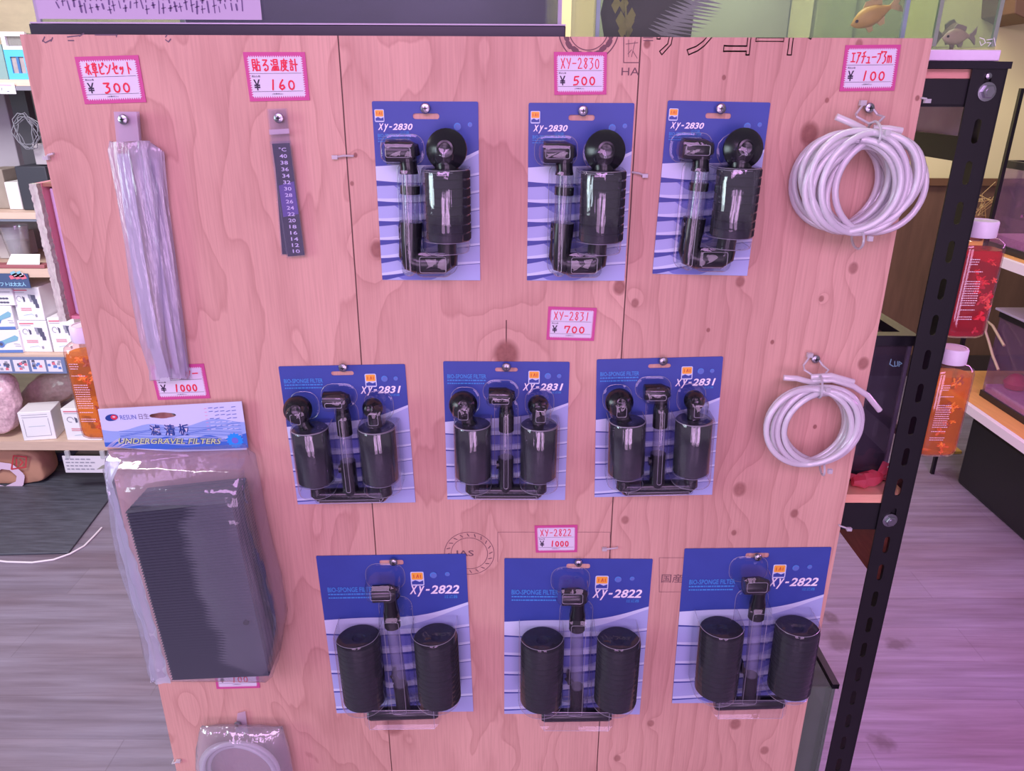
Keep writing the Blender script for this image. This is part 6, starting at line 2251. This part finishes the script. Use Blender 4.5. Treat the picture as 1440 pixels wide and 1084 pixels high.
for (name, label, xg, yl0, yl1, zb, ztp, tint, gm) in (
        ('pink_gravel_aquarium', 'black framed aquarium of pink gravel and dark plants on the upper aisle shelf', XE + .06, .75, 1.99, zU, PX(1405, 225, XE + .06).z, (232, 226, 236), 'plants'),
        ('lilac_aquarium', 'lilac lit aquarium with a red ornament on the lower aisle shelf', XE + .10, .7, PX(1398, 480, XE + .1).y, zL, PX(1407, 437, XE + .1).z, (226, 220, 240), 'lilac')):
    tk, o = tank(name, label, xg, XE + .5, yl0, yl1, zb + .003, ztp, clear('aisle_glass', (236, 230, 240), haze=.06, hazecol=(214, 186, 220)), rim=M_rimblack, rimh=.022, floor=mat('pink_gravel', (226, 150, 196), .8, var=.35, scale=80), floor_h=.05, back=None)
    mb = MB()
    rng = random.Random(len(name))
    if gm == 'plants':
        M_pp = mat('dark_red_plant', (86, 52, 66), .7, var=.5, scale=40)
        M_pk = mat('magenta_plant', (222, 140, 200), .6, var=.3, scale=40)
        for k in range(130):
            y = rng.uniform(yl0 + .05, yl1 - .05)
            z = zb + .06 + rng.uniform(0, .9) * (ztp - zb - .10)
            c = Vector((xg + rng.uniform(.03, .2), y, z)) - o
            s = rng.uniform(.012, .032)
            v = Vector((rng.uniform(-.4, .4), rng.uniform(-1, 1), rng.uniform(-1, 1))).normalized() * s
            u = v.cross(Vector((1, .2, .1))).normalized() * s * .4
            mb.add([c - v, c + u, c + v, c - u + Vector((.003, 0, 0))], [(0, 1, 2), (0, 2, 3)], M_pk if rng.random() < .55 else M_pp)
        for k in range(16):
            y = rng.uniform(yl0 + .05, yl1 - .05) - o.y
            mb.tube([(xg + .1 - o.x, y, .04), (xg + .09 - o.x, y + rng.uniform(-.05, .05), .12), (xg + .1 - o.x, y + rng.uniform(-.1, .1), ztp - zb - .06)], .004, M_pp, 5)
        mb.build('plants', tk, smooth=0)
        MB().bb(.30 - .22, .305 - .22, yl0 - o.y + .01, yl1 - o.y - .01, .006, ztp - zb - .03, mat('dusky_backdrop', (120, 84, 116), .8, var=.5, scale=12)).build('back_panel', tk, smooth=0)
    else:
        c = PX(1420, 570, xg + .08) - o
        mb.lathe([(.01, .05), (.035, .055), (.042, .075), (.026, .10), (.012, .108)], mat('red_ornament', (226, 60, 96), .4, var=.3, scale=40), (c.x, c.y, 0), 'z', 16)
        mb.build('ornament', tk, smooth=50)
        MB().bb(.30 - .2, .305 - .2, yl0 - o.y + .01, yl1 - o.y - .01, .006, ztp - zb - .03, mat('lilac_backdrop', (178, 150, 196), .8, var=.25, scale=8)).build('back_panel', tk, smooth=0)
        MB().bb(xg - .02 - o.x, XE + .5 - o.x, yl0 - o.y, yl1 + .01 - o.y, ztp - zb + .001, ztp - zb + .010, mat('grey_lilac_lid', (168, 160, 182), .35)).build('lid', tk, bevel=.002)
    mb = MB()
    mb.ink([[(0, z_ * .02 + ztp - zb - .07 - z_ * .03) for z_ in ()]], .001, 0, P_teal)
o = MB().bb(XE + .09, XE + .6, .3, PX(1352, 600, XE + .09).y - .05, 0.001, zL - .09, mat('black_storage_bin', (26, 26, 30), .5)).build('storage_bin', bevel=.012)
tag(o, 'big black storage bin on the floor under the aisle shelf', 'storage bin')
cp = [(1404, 520), (1396, 500), (1391, 482), (1386, 466), (1389, 452), (1396, 458), (1404, 472), (1412, 486)]
o = MB().tube([PX(x, y, XE + .07) for x, y in cp], .005, mat('beige_air_hose', (176, 160, 130), .5), 8).build('air_hose', smooth=60)
tag(o, 'beige air hose looping down beside the lilac aquarium', 'air hose')
mb = MB()
rng = random.Random(14)
c = PX(1374, 306, XE + .1)
for k in range(14):
    mb.tube([c + Vector((rng.uniform(-.03, .03), rng.uniform(-.03, .03), 0)), c + Vector((rng.uniform(-.05, .05), rng.uniform(-.06, .06), rng.uniform(.05, .09))), c + Vector((rng.uniform(-.08, .08), rng.uniform(-.09, .09), rng.uniform(.06, .15)))], .0016, mat('dry_straw', (190, 160, 110), .8), 4)
pz_ = zU
mb2 = MB().tube([Vector((c.x, c.y, zU + .001)), Vector((c.x, c.y, c.z + .01))], [.035, .03], mat('small_clay_pot', (120, 84, 66), .8), 14)
o = mb2.build('dry_grass_pot')
mb.build('dry_grass', o, smooth=0)
tag(o, 'small pot with wispy dry grass on the upper aisle shelf, behind the black post', 'pot plant')
a = P(1416, 12, 2.9)
mb = MB()
mb.prism([(P(x, y, 2.9).x, P(x, y, 2.9).z) for x, y in ((1419, 20), (1446, 33), (1470, 20), (1470, -40), (1424, -40))], 2.86, YB + .019, mat('brown_wall_box', (104, 76, 60), .6))
o = mb.build('wall_bracket', bevel=.004)
tag(o, 'brown wooden bracket high on the cream wall at the frame corner', 'bracket')
p0, p1 = PZ(1345, 640, 0), PZ(1349, 628, 0)
mb = MB()
q = [PZ(1322, 640, 0), PZ(1352, 638, 0), PZ(1338, 626, 0), PZ(1318, 628, 0)]
mb.loft([[(p.x, p.y, .0005) for p in q], [(p.x, p.y, .012) for p in q]], mat('yellow_wood_scrap', (206, 164, 78), .6))
o = mb.build('wood_scrap', smooth=0)
tag(o, 'small yellow wood scrap on the floor near the amber bottle', 'wood scrap')
